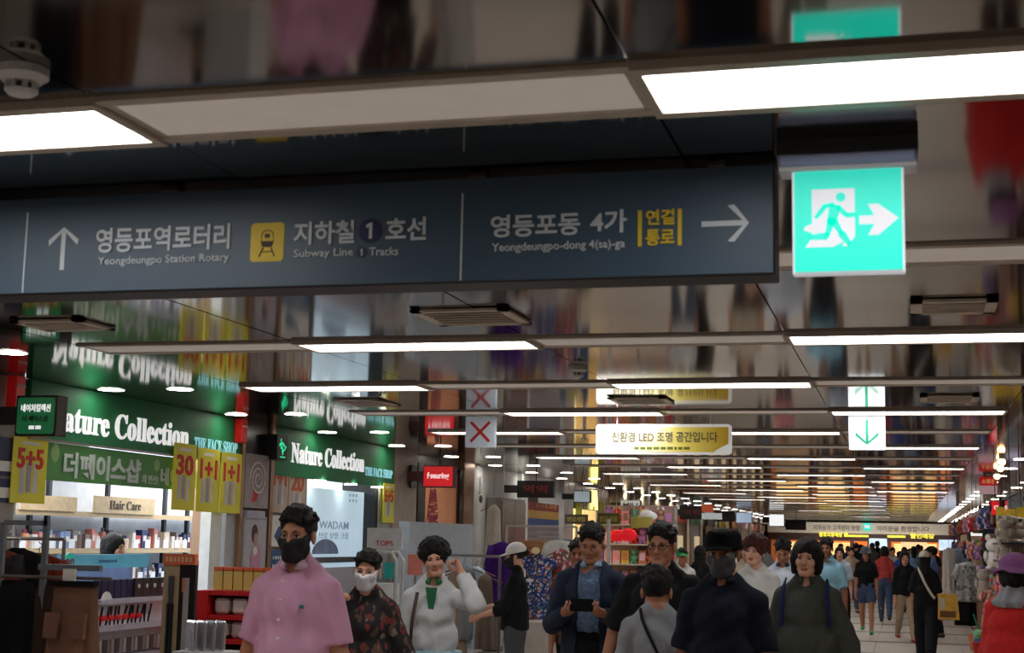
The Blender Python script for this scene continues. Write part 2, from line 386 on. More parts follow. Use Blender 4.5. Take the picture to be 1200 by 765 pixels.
# the first shop widens behind the piers, so its back wall runs on to the far side
shop_box(9.0, 16.4, 2.3, inner, 'wall_shop')
shop_box(17.4, 19.6, .9, mat('peach_interior', (206, 150, 112), rough=.6), 'wall_shop')
shop_box(22.8, 25.8, 1.8, darkin, 'wall_shop')
shop_box(26.0, 30.0, 1.8, innerw, 'wall_shop')
shop_box(30.1, 38.3, 1.8, darkin, 'wall_shop')
shop_box(38.4, 66.0, 1.8, darkin, 'wall_shop')
for i, y in enumerate((38.5, 41.0, 43.8, 47.3, 50.5, 54, 58, 62)):
    pier(y, y + .45, (whitew, steel, beige)[i % 3], .05, 'pier')
# plastered corridor end wall pieces and right wall
wr = MB(); wr.box((XR + .1, (Y0 + Y1) / 2, ZC / 2), (.2, Y1 - Y0, ZC), mat('right_wall_paint', (150, 128, 112), rough=.5)); struct(wr, 'wall_right')
struct(MB().box(((XL + XR) / 2, Y0 - .1, ZC / 2), (XR - XL + .4, .2, ZC), beige), 'wall_behind')
# header behind sign, end wall with a store front
endw = mat('end_fascia', (226, 214, 196), rough=.5)
b = MB().box(((XL + XR) / 2, Y1 + .1, 2.42), (XR - XL + .4, .2, .56), endw)
eb = struct(b, 'wall_end')
MB().box(((XL + XR) / 2, Y1 + .06, 1.98), (XR - XL + .4, .12, .32), mat('dark_red_header', (64, 22, 18), rough=.5)).build('header', eb)
MB().box(((XL + XR) / 2, Y1 + 3, 1.3), (XR - XL + 2, .1, 2.7), mat('lit_shop_back', (235, 160, 100), rough=.6)).build('back_wall', eb)
MB().box(((XL + XR) / 2, Y1 + 1.5, 2.66), (XR - XL + 2, 3, .1), beige).box(((XL + XR) / 2, Y1 + 1.6, -.05), (XR - XL + 2, 3.2, .1), floor_m).build('store_ceiling_and_floor', eb)
for x in (-5.9, -4.1, -2.35, -1.62, -.78, 1.35, 2.1): MB().box((x, Y1, .92), (.16, .2, 1.84), mat('brown_post', (96, 54, 40), rough=.5)).build('post', eb)

# ================================================================ HANGING SIGNS
slate = mat('slate_sign_face', (58, 82, 102), rough=.42, var=.04, vs=3, spec=.5)
slate_d = mat('sign_housing', (30, 33, 38), rough=.45)
sgrey = mat('sign_lettering_grey', (206, 214, 220), rough=.5)
syel = mat('sign_yellow', (226, 196, 40), rough=.5)
snavy = mat('sign_navy', (18, 16, 78), rough=.5)
t = thing('direction_sign', 'long dark slate hanging direction sign with white arrows and Korean lettering', 'sign', (-1.85, 4.0, 2.5))
MB().box((-1.935, 4.03, 2.50), (3.2, .14, .31), slate_d, bev=.004).build('housing', t)
MB().box((-1.935, 3.957, 2.50), (3.19, .012, .30), slate).build('sign_face', t)
yf = 3.951
b = MB()
for x in (-2.66, -1.229): MB().panel((x, yf, 2.352), FRONT, .005, .255, .002, sgrey).build('divider', t)
def arrow_poly(L, hw, th):          # points to +x, tip at (L,0)
    q = th * .70711
    return [(0, -th / 2), (L - th * 1.15, -th / 2), (L - hw - th * .55 + q * .2, -hw + q * .2), (L - hw - th * .55 + q * 1.9, -hw - q * .0), (L, 0),
            (L - hw - th * .55 + q * 1.9, hw), (L - hw - th * .55 + q * .2, hw - q * .2), (L - th * 1.15, th / 2), (0, th / 2)]
def rot2(P, a): return [(x * math.cos(a) - y * math.sin(a), x * math.sin(a) + y * math.cos(a)) for x, y in P]
MB().prism(rot2(arrow_poly(.135, .052, .015), PI / 2), (-2.524, yf, 2.420), FRONT, .002, sgrey).build('up_arrow', t)
MB().prism(arrow_poly(.130, .052, .015), (-.534, yf, 2.490), FRONT, .002, sgrey).build('right_arrow', t)
b = MB()
b.text('영등포역로터리', (-2.408, yf, 2.468), FRONT, .452, .078, sgrey, .022)
b.text('Yeongdeungpo Station Rotary', (-2.397, yf, 2.424), FRONT, .441, .031, sgrey, .006)
b.text('지하철', (-1.748, yf, 2.471), FRONT, .192, .07, sgrey, .022); b.text('호선', (-1.458, yf, 2.474), FRONT, .124, .068, sgrey, .022)
b.text('Subway Line', (-1.746, yf, 2.427), FRONT, .188, .031, sgrey, .006); b.text('Tracks', (-1.507, yf, 2.431), FRONT, .089, .025, sgrey, .006)
b.text('영등포동', (-1.139, yf, 2.472), FRONT, .262, .066, sgrey, .022); b.text('4가', (-.847, yf, 2.475), FRONT, .104, .066, sgrey, .022)
b.text('Yeongdeungpo-dong 4(sa)-ga', (-1.134, yf, 2.425), FRONT, .386, .031, sgrey, .006)
b.build('lettering', t)
b = MB()
for x in (-.712, -.600): b.panel((x, yf, 2.433), FRONT, .011, .103, .002, syel)
b.text('연결', (-.689, yf, 2.492), FRONT, .080, .044, syel, .025); b.text('통로', (-.689, yf, 2.434), FRONT, .080, .046, syel, .025)
b.build('yellow_lettering', t)
def disc(mb, cx, cz, y, r, m, n=28, d=.002, fr=FRONT): return mb.prism([(r * math.cos(2 * PI * i / n), r * math.sin(2 * PI * i / n)) for i in range(n)], (cx, y, cz), fr, d, m)
b = MB(); disc(b, -1.507, 2.507, yf, .037, snavy); disc(b, -1.532, 2.443, yf, .0165, snavy)
one = [(-.005, -.024), (.005, -.024), (.005, .024), (-.002, .024), (-.014, .017), (-.014, .008), (-.005, .012)]; b.prism(one, (-1.506, yf - .002, 2.507), FRONT, .001, sgrey); b.prism([(x * .42, z * .42) for x, z in one], (-1.531, yf - .002, 2.443), FRONT, .001, sgrey)
b.build('line_number', t)
ic = MB().panel((-1.888, yf, 2.425), FRONT, .108, .118, .002, syel, .012).build('train_icon', t)
dk = mat('icon_brown', (70, 44, 30), rough=.6)
b = MB(); cx, cz = -1.834, 2.483; yy = yf - .002
def ring_pts(cx, cz, w, h, r, y):
    P = []
    for px, pz, a0 in ((w / 2 - r, h / 2 - r, 0), (-w / 2 + r, h / 2 - r, 90), (-w / 2 + r, -h / 2 + r, 180), (w / 2 - r, -h / 2 + r, 270)):
        for k in range(5): a = math.radians(a0 + 22.5 * k); P.append((cx + px + r * math.cos(a), y, cz + pz + r * math.sin(a)))
    return P
b.tube(ring_pts(cx, cz + .012, .038, .05, .016, yy), .0016, dk, 6, True)
b.panel((cx - .018, yy, cz - .012), FRONT, .036, .016, .001, dk, .004); b.panel((cx - .008, yy - .001, cz + .014), FRONT, .016, .012, .001, dk)
b.tube([(cx - .012, yy, cz - .014), (cx - .025, yy, cz - .043)], .002, dk); b.tube([(cx + .012, yy, cz - .014), (cx + .025, yy, cz - .043)], .002, dk)
b.tube([(cx - .018, yy, cz - .028), (cx + .018, yy, cz - .028)], .0016, dk)
b.build('train_drawing', ic)
b = MB()
for x in (-3.2, -2.2, -1.2, -.5): b.box((x, 4.03, 2.662), (.05, .06, .016), frame_m)
b.build('mounting_bracket', t)
# ---- green emergency exit sign
ex_g = mat('exit_sign_green', (14, 214, 192), rough=.4, emit=.6, var=.03)
ex_w = mat('exit_sign_white', (216, 218, 226), rough=.4, emit=.45, var=0)
ex_h = mat('exit_sign_housing', (150, 162, 200), rough=.4, metal=.2)
t = thing('exit_sign', 'square green emergency exit sign with running man and arrow', 'exit sign', (-.135, 3.84, 2.67))
MB().box((-.135, 3.86, 2.652), (.36, .15, .036), slate_d).box((-.135, 3.85, 2.618), (.355, .13, .036), ex_h, bev=.008).box((-.135, 3.84, 2.596), (.35, .09, .012), white_pl).build('housing', t)
MB().box((-.135, 3.83, 2.4535), (.285, .04, .275), ex_w, bev=.003).build('edge_frame', t)
MB().panel((-.271, 3.808, 2.322), FRONT, .272, .266, .003, ex_g).build('green_panel', t)
b = MB(); y = 3.804
b.prism([(0, .083), (.109, .083), (.109, .028), (.109, -.045), (.09, -.07), (.075, -.07), (.086, -.055), (.054, -.071), (-.018, -.071), (.0, -.045), (0, -.032), (-.022, -.025), (-.018, -.015), (.0, -.008), (0, .083)][:-1], (-.226, y, 2.456), FRONT, .001, ex_w)
b.prism([(-.002, .009), (.036, .009), (.020, .039), (.046, .039), (.097, .0), (.046, -.043), (.020, -.043), (.036, -.014), (-.002, -.014)], (-.104, y, 2.456), FRONT, .001, ex_w)
b.build('white_doorway_and_arrow', t)
b = MB(); y = 3.802
def limb(pts, w0, w1):
    for (a, c), (ww0, ww1) in zip(zip(pts[:-1], pts[1:]), [(w0, w1)] * (len(pts) - 1)):
        dx, dz = c[0] - a[0], c[1] - a[1]; L = math.hypot(dx, dz); nx, nz = -dz / L, dx / L
        b.prism([(a[0] - nx * ww0, a[1] - nz * ww0), (c[0] - nx * ww1, c[1] - nz * ww1), (c[0] + nx * ww1, c[1] + nz * ww1), (a[0] + nx * ww0, a[1] + nz * ww0)], (-.226, y, 2.456), FRONT, .001, ex_g)
        disc(b, -.226 + c[0], 2.456 + c[1], y, ww1, ex_g, 12, .001)
disc(b, -.152, 2.456 + .06, y, .0125, ex_g, 20, .001)
limb([(.058, .040), (.034, .038), (.012, .010)], .007, .0055)
limb([(.064, .036), (.088, .012), (.112, .012)], .007, .0055)
limb([(.061, .040), (.050, -.004)], .015, .012)
limb([(.050, .0), (.038, -.042), (-.008, -.044)], .010, .006)
limb([(.054, .0), (.074, -.035), (.096, -.066)], .010, .006)
b.build('running_figure', t)

# ---- yellow LED notice
yel_m = mat('notice_yellow', (214, 190, 70), rough=.5, emit=.12)
yl2 = mat('notice_pale_yellow', (240, 232, 190), rough=.5, emit=.35)
t = thing('yellow_notice', 'long pale yellow hanging notice board with Korean lettering', 'sign', (-1.95, 12.03, 2.46))
Y = 12.0; bo = MB().panel((-2.507, Y + .05, 2.335), FRONT, 1.13, .25, .05, mat('notice_white_frame', (232, 232, 230), rough=.5, emit=.3), .03).build('board', t)
yg = mat('notice_gradient_yellow', (226, 206, 110), rough=.5, emit=.15)
if True:   # the printed board fades from cream to mustard: a flat print
    nt = yg.node_tree; N = nt.nodes; L = nt.links; tc = [n for n in N if n.type == 'TEX_COORD'][0]
    sx = N.new('ShaderNodeSeparateXYZ'); mr = N.new('ShaderNodeMapRange'); cr = N.new('ShaderNodeValToRGB')
    L.new(tc.outputs['Object'], sx.inputs[0]); L.new(sx.outputs[0], mr.inputs['Value']); mr.inputs['From Min'].default_value = -.55; mr.inputs['From Max'].default_value = .55
    e = cr.color_ramp.elements; e[0].color = lin((250, 248, 236)) + (1,); e[1].color = lin((150, 118, 20)) + (1,)
    e.new(.35).color = lin((244, 238, 200)) + (1,); e.new(.62).color = lin((214, 198, 96)) + (1,)
    L.new(mr.outputs['Result'], cr.inputs['Fac']); b_ = N['Principled BSDF']
    L.new(cr.outputs['Color'], b_.inputs['Base Color']); L.new(cr.outputs['Color'], b_.inputs['Emission Color']); b_.inputs['Emission Strength'].default_value = .45
pr_ = [(.02, .02), (.88, .02), (.98, .02), (1.03, .05), (1.105, .09), (1.105, .225), (.02, .225)]
pp = MB().prism(pr_, (-2.507, Y, 2.335), FRONT, .003, yg).build('printed_face', t)
MB().text('친환경 LED 조명 공간입니다', (-2.37, Y - .004, 2.437), FRONT, .88, .085, mat('notice_lettering', (112, 104, 84), rough=.6), .015).build('lettering', t)
b = MB(); rnd = random.Random(5); x = -2.18
while x < -1.72: w_ = rnd.uniform(.02, .05); b.panel((x, Y - .004, 2.375), FRONT, w_, .022, .001, mat('notice_green_print', (120, 130, 40), rough=.6)); x += w_ + .012
for i in range(5): b.panel((-1.50 + i * .02, Y + .004, 2.348), FRONT, .014, .014, -.006, mat('notice_blue_print', (60, 74, 110), rough=.6))
b.build('small_print', t)
b = MB()
for x in (-2.33, -1.55): b.cyl((x, Y + .02, 2.585), (x, Y + .02, 2.67), .006, white_pl)
b.build('hanger_rod', t)
# ---- red cross sign and green arrow sign
lane_m = mat('lane_sign_panel', (186, 196, 208), rough=.4, emit=.12)
for nm, lab, x0, wd, z0, h in (('cross_sign', 'pale square hanging sign with a red cross', -3.648, .262, 2.389, .265), ('arrow_sign', 'white square hanging sign with a green down arrow', -.441, .284, 2.377, .285)):
    t = thing(nm, lab, 'sign', (x0 + wd / 2, 12.03, z0 + h / 2))
    MB().panel((x0, 12.06, z0), FRONT, wd, h, .06, lane_m if nm == 'cross_sign' else mat('arrow_sign_panel', (222, 230, 236), rough=.4, emit=.3), .008).build('sign_box', t)
    b = MB()
    for dx in (.05, wd - .05): b.box((x0 + dx, 12.03, z0 + h + (2.67 - z0 - h) / 2), (.016, .02, 2.67 - z0 - h), black_m)
    b.build('hanger', t); b = MB(); y = 11.999; cx, cz = x0 + wd / 2, z0 + h / 2
    if nm == 'cross_sign':
        red = mat('cross_red', (168, 26, 22), rough=.5, emit=.1)
        for a in (PI / 4, -PI / 4): b.prism(rot2([(-.118, -.012), (.118, -.012), (.118, .012), (-.118, .012)], a), (cx, y + (.001 if a > 0 else 0), cz), FRONT, .002, red)
        b.build('red_cross', t)
    else:
        b.prism(rot2(arrow_poly(.20, .09, .022), -PI / 2), (cx, y, cz + .10), FRONT, .002, mat('arrow_green', (16, 140, 104), rough=.5, emit=.15)); b.build('green_arrow', t)
# ---- red hydrant sign on the right, further on
t = thing('hydrant_sign', 'red and pink hanging fire hydrant sign on the right side', 'sign', (1.12, 22.03, 2.5))
MB().panel((1.0, 22.05, 2.505), FRONT, .245, .125, .05, mat('hydrant_red', (200, 26, 30), rough=.5, emit=.4)).build('red_half', t)
MB().panel((1.0, 22.05, 2.385), FRONT, .245, .12, .05, mat('hydrant_pink', (220, 178, 186), rough=.5, emit=.3)).build('pink_half', t)
MB().text('소화전', (1.03, 21.998, 2.53), FRONT, .19, .07, mat('hydrant_lettering', (236, 190, 130), rough=.5, emit=.3), .03).build('lettering', t)
MB().cyl((1.06, 22.02, 2.63), (1.06, 22.02, 2.67), .006, white_pl).cyl((1.19, 22.02, 2.63), (1.19, 22.02, 2.67), .006, white_pl).build('hanger', t)
# exit sign at the far end
t = thing('exit_sign', 'tiny green exit sign on the far end wall band', 'exit sign', (-1.7, 65.9, 2.44)); 
MB().box((-1.7, 65.93, 2.44), (.32, .1, .32), ex_g).build('green_panel', t); MB().panel((-1.8, 65.88, 2.38), FRONT, .2, .13, .004, ex_w).build('white_symbol', t)

# ================================================================ LEFT SHOP FRONTS
lit_w = mat('lit_white_lettering', (235, 233, 235), rough=.5, emit=.75, var=0)
lit_b = mat('lit_pale_blue_lettering', (150, 214, 224), rough=.5, emit=.6, var=0)
XW = -5.95
def fascia(y0, y1, z0, label, ly0, lw, lz, lh, fy0, fw, fz, fh):
    t = thing('shop_fascia', label, 'shop sign', (XW, (y0 + y1) / 2, (z0 + ZC) / 2))
    MB().box((XW - .005, (y0 + y1) / 2, (z0 + ZC) / 2), (.05, y1 - y0, ZC - z0 - .004), green).build('board', t)
    b = MB(); b.text(serif('Nature Collection'), (XW + .022, ly0, lz), LEFTW, lw, lh, lit_w, .012, depth=.008); b.build('main_lettering', t)
    MB().text(serif('THE FACE SHOP'), (XW + .022, fy0, fz), LEFTW, fw, fh, lit_b, .0, depth=.005).build('small_lettering', t)
    return t
t = fascia(9.0, 12.40, 2.262, 'green fascia over the first shop with large white lettering', 9.22, 2.14, 2.33, .195, 11.47, .84, 2.335, .105)
MB().box((XW + .02, 10.7, 2.255), (.03, 3.4, .016), steel).build('lower_trim', t)
t = fascia(13.14, 16.62, 2.19, 'green fascia over the second shop, past the black pillar', 13.54, 2.04, 2.33, .205, 15.62, .92, 2.30, .10)
b = MB(); 
for y in (14.4, 15.3, 16.15): b.cyl((XW - .02, y, 2.192), (XW - .02, y, 2.18), .07, down_m, 16)
b.build('window_spotlight', t)
t = thing('lightbox_logo', 'small black light box with a green tree emblem', 'sign', (XW + .1, 13.3, 2.45))
MB().box((XW + .06, 13.08, 2.45), (.14, .24, .24), black_m).build('box', t)
lg = mat('emblem_green', (40, 210, 150), rough=.5, emit=.9, var=0)
b = MB(); R0 = random.Random(2)
for i in range(26):
    a = R0.uniform(0, 2 * PI); r = .075 * math.sqrt(R0.random()); b.prism([(.011 * math.cos(k * PI / 3), .011 * math.sin(k * PI / 3)) for k in range(6)], (XW + .131, 13.09 + r * math.cos(a), 2.475 + r * .85 * math.sin(a)), LEFTW, .002, lg)
b.panel((XW + .131, 13.08, 2.38), LEFTW, .02, .06, .002, lg); b.panel((XW + .131, 13.03, 2.352), LEFTW, .12, .012, .002, lg); b.build('tree_emblem', t)
# green banner under the first fascia
t = thing('shop_banner', 'green banner with pale Korean lettering below the first fascia', 'banner', (XW, 10.2, 2.1))
MB().box((XW, 10.1, 2.108), (.02, 2.1, .27), green2).build('banner_cloth', t)
pl = mat('banner_pale_lettering', (206, 218, 214), rough=.6)
MB().text('더페이스샵', (XW + .011, 9.47, 2.0), LEFTW, 1.12, .19, pl, .035, depth=.008).text('의 변신!', (XW + .011, 10.63, 2.003), LEFTW, .26, .075, pl, .02).text('네이처컬렉션', (XW + .011, 10.93, 2.0), LEFTW, .95, .15, pl, .03).build('lettering', t)
MB().ball((XW + .012, 10.86, 2.16), (.004, .05, .05), mat('banner_pale_green', (150, 190, 120), rough=.6)).ball((XW + .012, 9.36, 2.17), (.004, .06, .07), MATS['banner_pale_green']).build('printed_dot', t)
# yellow sale posters
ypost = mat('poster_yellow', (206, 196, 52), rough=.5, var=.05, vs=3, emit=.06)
rpost = mat('poster_red', (206, 30, 34), rough=.5)
wpost = mat('poster_white', (225, 222, 215), rough=.5)
def product(b, y, z, R, x, s=1.0):
    for i in range(3): b.panel((x, y + i * .05 * s, z + R.uniform(-.01, .01)), LEFTW, .035 * s, .13 * s, .002, mat('print_%d' % (i % 3), [(190, 188, 196), (160, 150, 166), (206, 200, 190)][i % 3], rough=.5))
def poster(name, label, y0, w, z0, h, x, words, seed, fr=LEFTW, m=None, rm=None):
    t = thing(name, label, 'poster', (x, y0 + w / 2, z0 + h / 2)); R = random.Random(seed)
    MB().panel((x, y0, z0), fr, w, h, .006, m or ypost, .006).build('sheet', t)
    MB().text(words, (x + .006, y0 + w * .12, z0 + h * .52), fr, w * .76, h * .31, rm or rpost, .03).build('red_lettering', t)
    b = MB(); b.panel((x + .006, y0 + w * .25, z0 + h * .88), fr, w * .5, h * .05, .001, wpost); product(b, y0 + w * .22, z0 + h * .15, R, x + .006, w / .26); b.build('printed_picture', t)
poster('sale_poster', 'yellow hanging poster reading 5+5 under the small black shop sign', 8.84, .42, 1.80, .46, XW + .01, '5+5', 1)
poster('sale_poster', 'yellow poster reading 30 on the first shop front, leftmost of three', 11.06, .40, 1.805, .56, XW + .05, '30', 2)
poster('sale_poster', 'yellow poster reading 1+1, middle of the three yellow posters', 11.49, .42, 1.80, .55, XW + .05, '1+1', 3)
poster('sale_poster', 'yellow poster reading 1+1 beside the red fire alarm box', 11.94, .42, 1.80, .54, XW + .05, '1+1', 4)
poster('sale_poster', 'narrow yellow 5+5 poster right of the lit shop window', 16.22, .38, 1.78, .46, XW + .03, '5+5', 5)
cream = mat('poster_cream', (196, 176, 158), rough=.6, var=.15, vs=5); orange = mat('poster_orange_print', (196, 92, 56), rough=.6)
poster('sale_poster', 'cream 1+1 poster on the wall between the two shops', 13.14, .40, 1.83, .5, XW + .0, '1+1', 6, m=cream, rm=orange)
poster('sale_poster', 'cream poster with orange number 20 left of the lit window', 13.56, .42, 1.74, .6, XW + .0, '20', 7, m=cream, rm=orange)
t = thing('notice_poster', 'white poster with blue brush strokes below the cream posters', 'poster', (XW, 13.5, 1.65)); MB().panel((XW, 13.14, 1.5), LEFTW, .74, .3, .006, wpost).build('sheet', t)
b = MB(); nb = mat('print_blue', (50, 84, 130), rough=.6)
b.prism([(0, .1), (.1, .2), (.3, .18), (.42, .24), (.34, .12), (.22, .06), (.1, .03)], (XW + .006, 13.25, 1.5), LEFTW, .001, nb); b.build('printed_picture', t)
t = thing('notice_poster', 'blue poster with pale lettering behind the pink shirted man', 'poster', (XW, 13.4, 1.35)); MB().panel((XW, 13.14, 1.17), LEFTW, .74, .30, .006, nb).build('sheet', t)
b = MB(); R0 = random.Random(8)
for j in range(3):
    y = 13.24
    while y < 13.7: w_ = R0.uniform(.03, .09); b.panel((XW + .006, y, 1.22 + j * .08), LEFTW, w_, .03, .001, pl); y += w_ + .02
b.build('printed_lines', t)
# fire alarm boxes
for y, lab in ((8.74, 'red fire alarm lamp above the small black shop sign'), (12.28, 'red fire alarm box at the right end of the first fascia')):
    t = thing('fire_alarm', lab, 'fire alarm', (XW + .05, y, 2.55)); MB().box((XW + .07, y, 2.55), (.08, .12, .22), mat('alarm_red', (190, 20, 18), rough=.35, emit=.12), bev=.01).build('case', t)
    MB().box((XW + .112, y, 2.59), (.006, .10, .014), wpost).build('white_stripe', t)
# black blade sign near left edge
t = thing('blade_sign', 'small black and green hanging shop sign at the left edge', 'sign', (-5.55, 8.56, 2.36))
MB().box((-5.555, 8.565, 2.365), (.31, .13, .27), mat('sign_case_black', (12, 12, 14), rough=.25), bev=.006).build('case', t)
MB().box((-5.85, 8.57, 2.37), (.29, .05, .12), black_m).build('wall_bracket', t)
MB().panel((-5.695, 8.5, 2.245), FRONT, .28, .24, .002, mat('blade_green_face', (20, 100, 58), rough=.4, emit=.35), .02).build('lit_face', t)
MB().text('네이처컬렉션', (-5.665, 8.498, 2.39), FRONT, .22, .052, lit_w, .02).build('upper_lettering', t)
MB().text('더 페이스샵', (-5.65, 8.498, 2.325), FRONT, .19, .042, mat('sign_dark_lettering', (8, 22, 16), rough=.5), .02).panel((-5.60, 8.498, 2.275), FRONT, .04, .024, .001, lit_w).panel((-5.55, 8.498, 2.275), FRONT, .04, .024, .001, lit_w).build('lower_lettering', t)
# notices on the stone pier
for z0, m_, lab, nm in ((1.98, (24, 34, 84), 'navy notice with white picture on the stone pier', 'notice_plate'), (1.80, (24, 110, 66), 'small green notice plate on the stone pier', 'notice_plate')):
    t = thing(nm, lab, 'notice', (XL, 8.8, z0)); MB().panel((XL + .026, 8.66, z0), LEFTW, .26, .16 if z0 < 1.9 else .26, .01, mat('plate_%d' % m_[0], m_, rough=.5)).build('plate', t)
    MB().panel((XL + .037, 8.70, z0 + .03), LEFTW, .18, .07, .002, wpost).build('white_print', t)

# ---- interior of the first shop
def add_text_sign(parent, *a, **k): return MB().text(*a, **k).build('lettering', parent)
wood = mat('light_wood_shelf', (186, 160, 122), rough=.55, var=.12, vs=20)
bx = -8.25
for i, y in enumerate((12.45, 12.75, 13.85, 15.1, 15.65)):
    t = tag(MB().box((bx + .12, y, 1.3), (.04, .05, 2.3), black_m).build('shelf_upright', None, off=(bx + .12, y, .15)), '%s black upright post from the left in the wall shelving of the shop' % ORD[i], 'shelf post', 'black uprights of the back shelving')
    t.location = (bx + .12, y, .15)
for z, lab in ((1.80, 'upper wooden wall shelf at the back of the first shop'), (1.44, 'middle wooden wall shelf at the back of the first shop'), (1.10, 'lower wooden wall shelf at the back of the first shop')):
    t = thing('wall_shelf', lab, 'shelf', (bx, 14, z)); MB().box((bx + .17, 13.9, z - .02), (.34, 4.6, .04), wood).build('board', t)
    MB().box((bx + .35, 13.9, z - .02), (.012, 4.6, .05), wood).build('price_rail', t)
t = thing('shelf_header', 'wooden header board reading Hair Care above the back shelf', 'sign', (bx + .36, 14.2, 1.9))
MB().panel((bx + .36, 13.17, 1.80), LEFTW, 1.23, .17, .02, wood).build('board', t); add_text_sign(t, serif('Hair Care'), (bx + .382, 13.46, 1.84), LEFTW, .63, .09, mat('brown_lettering', (60, 44, 34), rough=.6), .0)
t = thing('shelf_header', 'wooden header board behind the yellow 5+5 poster', 'sign', (bx + .36, 12.6, 1.9)); MB().panel((bx + .36, 11.9, 1.80), LEFTW, .95, .14, .02, wood).build('board', t)
PC = [(196, 120, 110), (220, 214, 214), (188, 60, 60), (28, 44, 96), (120, 104, 100), (150, 60, 90), (214, 190, 170), (70, 60, 66), (230, 160, 120), (120, 140, 180)]
pm = [mat('pack_%d' % i, c, rough=.35, var=.05) for i, c in enumerate(PC)]
R = random.Random(11)
PN = ['pale pink', 'white', 'red', 'navy', 'grey brown', 'plum', 'cream', 'charcoal', 'peach', 'light blue']
for z, zn in ((1.44, 'middle'), (1.10, 'lower')):
    y = 12.0; cnt = {}
    while y < 16.0:
        k = R.randrange(10); w_ = R.uniform(.07, .13); h = R.uniform(.12, .22)
        nm = R.choice(('bottle', 'carton', 'carton'))
        cnt[k] = cnt.get(k, 0) + 1
        t = thing('cosmetic_' + nm, '%s %s cosmetics pack from the left on the %s back shelf of the shop' % (ORD[cnt[k] - 1], PN[k], zn), nm, (bx + .2, y, z), 0, '%s cosmetics on the %s back shelf' % (PN[k], zn))
        if nm == 'bottle':
            MB().cyl((bx + .2, y, z), (bx + .2, y, z + h * .8), w_ * .4, pm[k], 10).build('body', t, False); MB().cyl((bx + .2, y, z + h * .8), (bx + .2, y, z + h), w_ * .22, pm[(k + 7) % 10], 8).build('cap', t)
        else:
            MB().box((bx + .2, y, z + h / 2), (.08, w_ * .9, h), pm[k]).build('carton_box', t); MB().box((bx + .243, y, z + h * .55), (.004, w_ * .5, h * .3), pm[1]).build('printed_label', t)
        y += w_ + .02
    y = 12.0; i = 0
    while y < 16:
        t = tag(MB().box((bx + .36, y, z + .05), (.004, .10, .09), mat('price_card', (225, 225, 228), rough=.6)).build('price_card', None, off=(bx + .36, y, z)), '%s white price card from the left on the %s back shelf' % (ORD[i], zn), 'price card', 'white price cards on the %s back shelf' % zn); t.location = (bx + .36, y, z)
        y += R.uniform(.17, .3); i += 1
# counter display unit with blue header
cz = mat('display_white', (236, 236, 242), rough=.4); cb = mat('display_blue_header', (88, 168, 196), rough=.45, emit=.12)
cg = mat('display_grey_blue', (130, 140, 176), rough=.5, var=.2, vs=6)
t = thing('cosmetics_display', 'tall make-up display unit with light blue header in front of the shop', 'display unit', (-5.75, 10.0, 0))
MB().box((-5.85, 10.0, .62), (.5, 1.35, 1.24), cz).box((-6.05, 10.0, 1.2), (.1, 1.35, .34), cg).build('cabinet', t)
MB().box((-5.84, 9.97, 1.395), (.04, 1.25, .10), cb).build('header_panel', t)
b = MB(); R0 = random.Random(4)
for i in range(9): b.panel((-5.818, 9.85 + i * .03, 1.385), LEFTW, .014, .02, .002, mat('header_print', (40, 80, 110), rough=.6))
b.build('header_print', t)
q = MB(); q.prism([(.075 * math.cos(i * PI / 12), .075 * math.sin(i * PI / 12)) for i in range(24)], (-5.81, 9.42, 1.385), LEFTW, .01, mat('teal_roundel', (30, 190, 170), rough=.5, emit=.15)); rd = q.build('round_badge', t)
MB().text('30', (-5.80, 9.375, 1.345), LEFTW, .10, .075, mat('badge_plum', (150, 70, 110), rough=.5), .02).build('badge_number', rd)
for j, zz in enumerate((1.12, .93, .72)):
    MB().box((-5.62, 10.0, zz), (.26, 1.3, .03), mat('display_shelf_acrylic', (190, 186, 200), rough=.3)).build('tier', t)
b = MB()
for i in range(6): b.box((-5.60, 9.47 + i * .09, 1.2), (.02, .075, .14), mat('tester_navy', (30, 36, 74), rough=.35), rx=0)
b.build('navy_tester_card', t)
b = MB()
for i in range(5):
    b.box((-5.585, 10.02 + i * .12, 1.19), (.02, .11, .17), mat('tester_black', (40, 42, 48), rough=.3)); b.ball((-5.572, 10.02 + i * .12, 1.215), (.006, .018, .018), white_pl)
b.build('black_tester_card', t)
b = MB()
for i in range(14):
    yy = 9.42 + i * .062 + R0.uniform(-.01, .01); b.tube([(-5.60, yy, .945), (-5.58, yy + R0.uniform(-.03, .03), 1.08)], .008, black_m, 6)
b.build('brush_row', t)
b = MB()
for i in range(7): b.ball((-5.575, 9.45 + i * .1, 1.0), (.01, .045, .022), mat('tester_red', (214, 24, 34), rough=.4, emit=.1), 10, 5)
b.build('red_swatch', t)
b = MB()
for i in range(22): b.box((-5.56, 9.4 + i * .056, .80), (.05, .042, .10), mat('lipstick_%d' % (i % 3), [(150, 130, 128), (176, 166, 162), (84, 80, 88)][i % 3], rough=.3))
b.build('lipstick_row', t)
b = MB()
for i in range(22): b.box((-5.54, 9.4 + i * .056, .60), (.05, .046, .14), MATS['lipstick_%d' % ((i + 1) % 3)])
b.build('palette_row', t)
t = thing('white_dial', 'round white fan of swatches on the make-up display', 'swatch fan', (-5.56, 9.52, 1.14)); b = MB()
for i in range(9): a = -1.0 + i * .25; b.prism(rot2([(0, -.012), (.09, -.014), (.09, .014), (0, .012)], a + PI / 2), (-5.56 + i * .001, 9.53, 1.10), LEFTW, .003, mat('swatch_white', (232, 228, 226), rough=.4))
b.build('swatch', t)
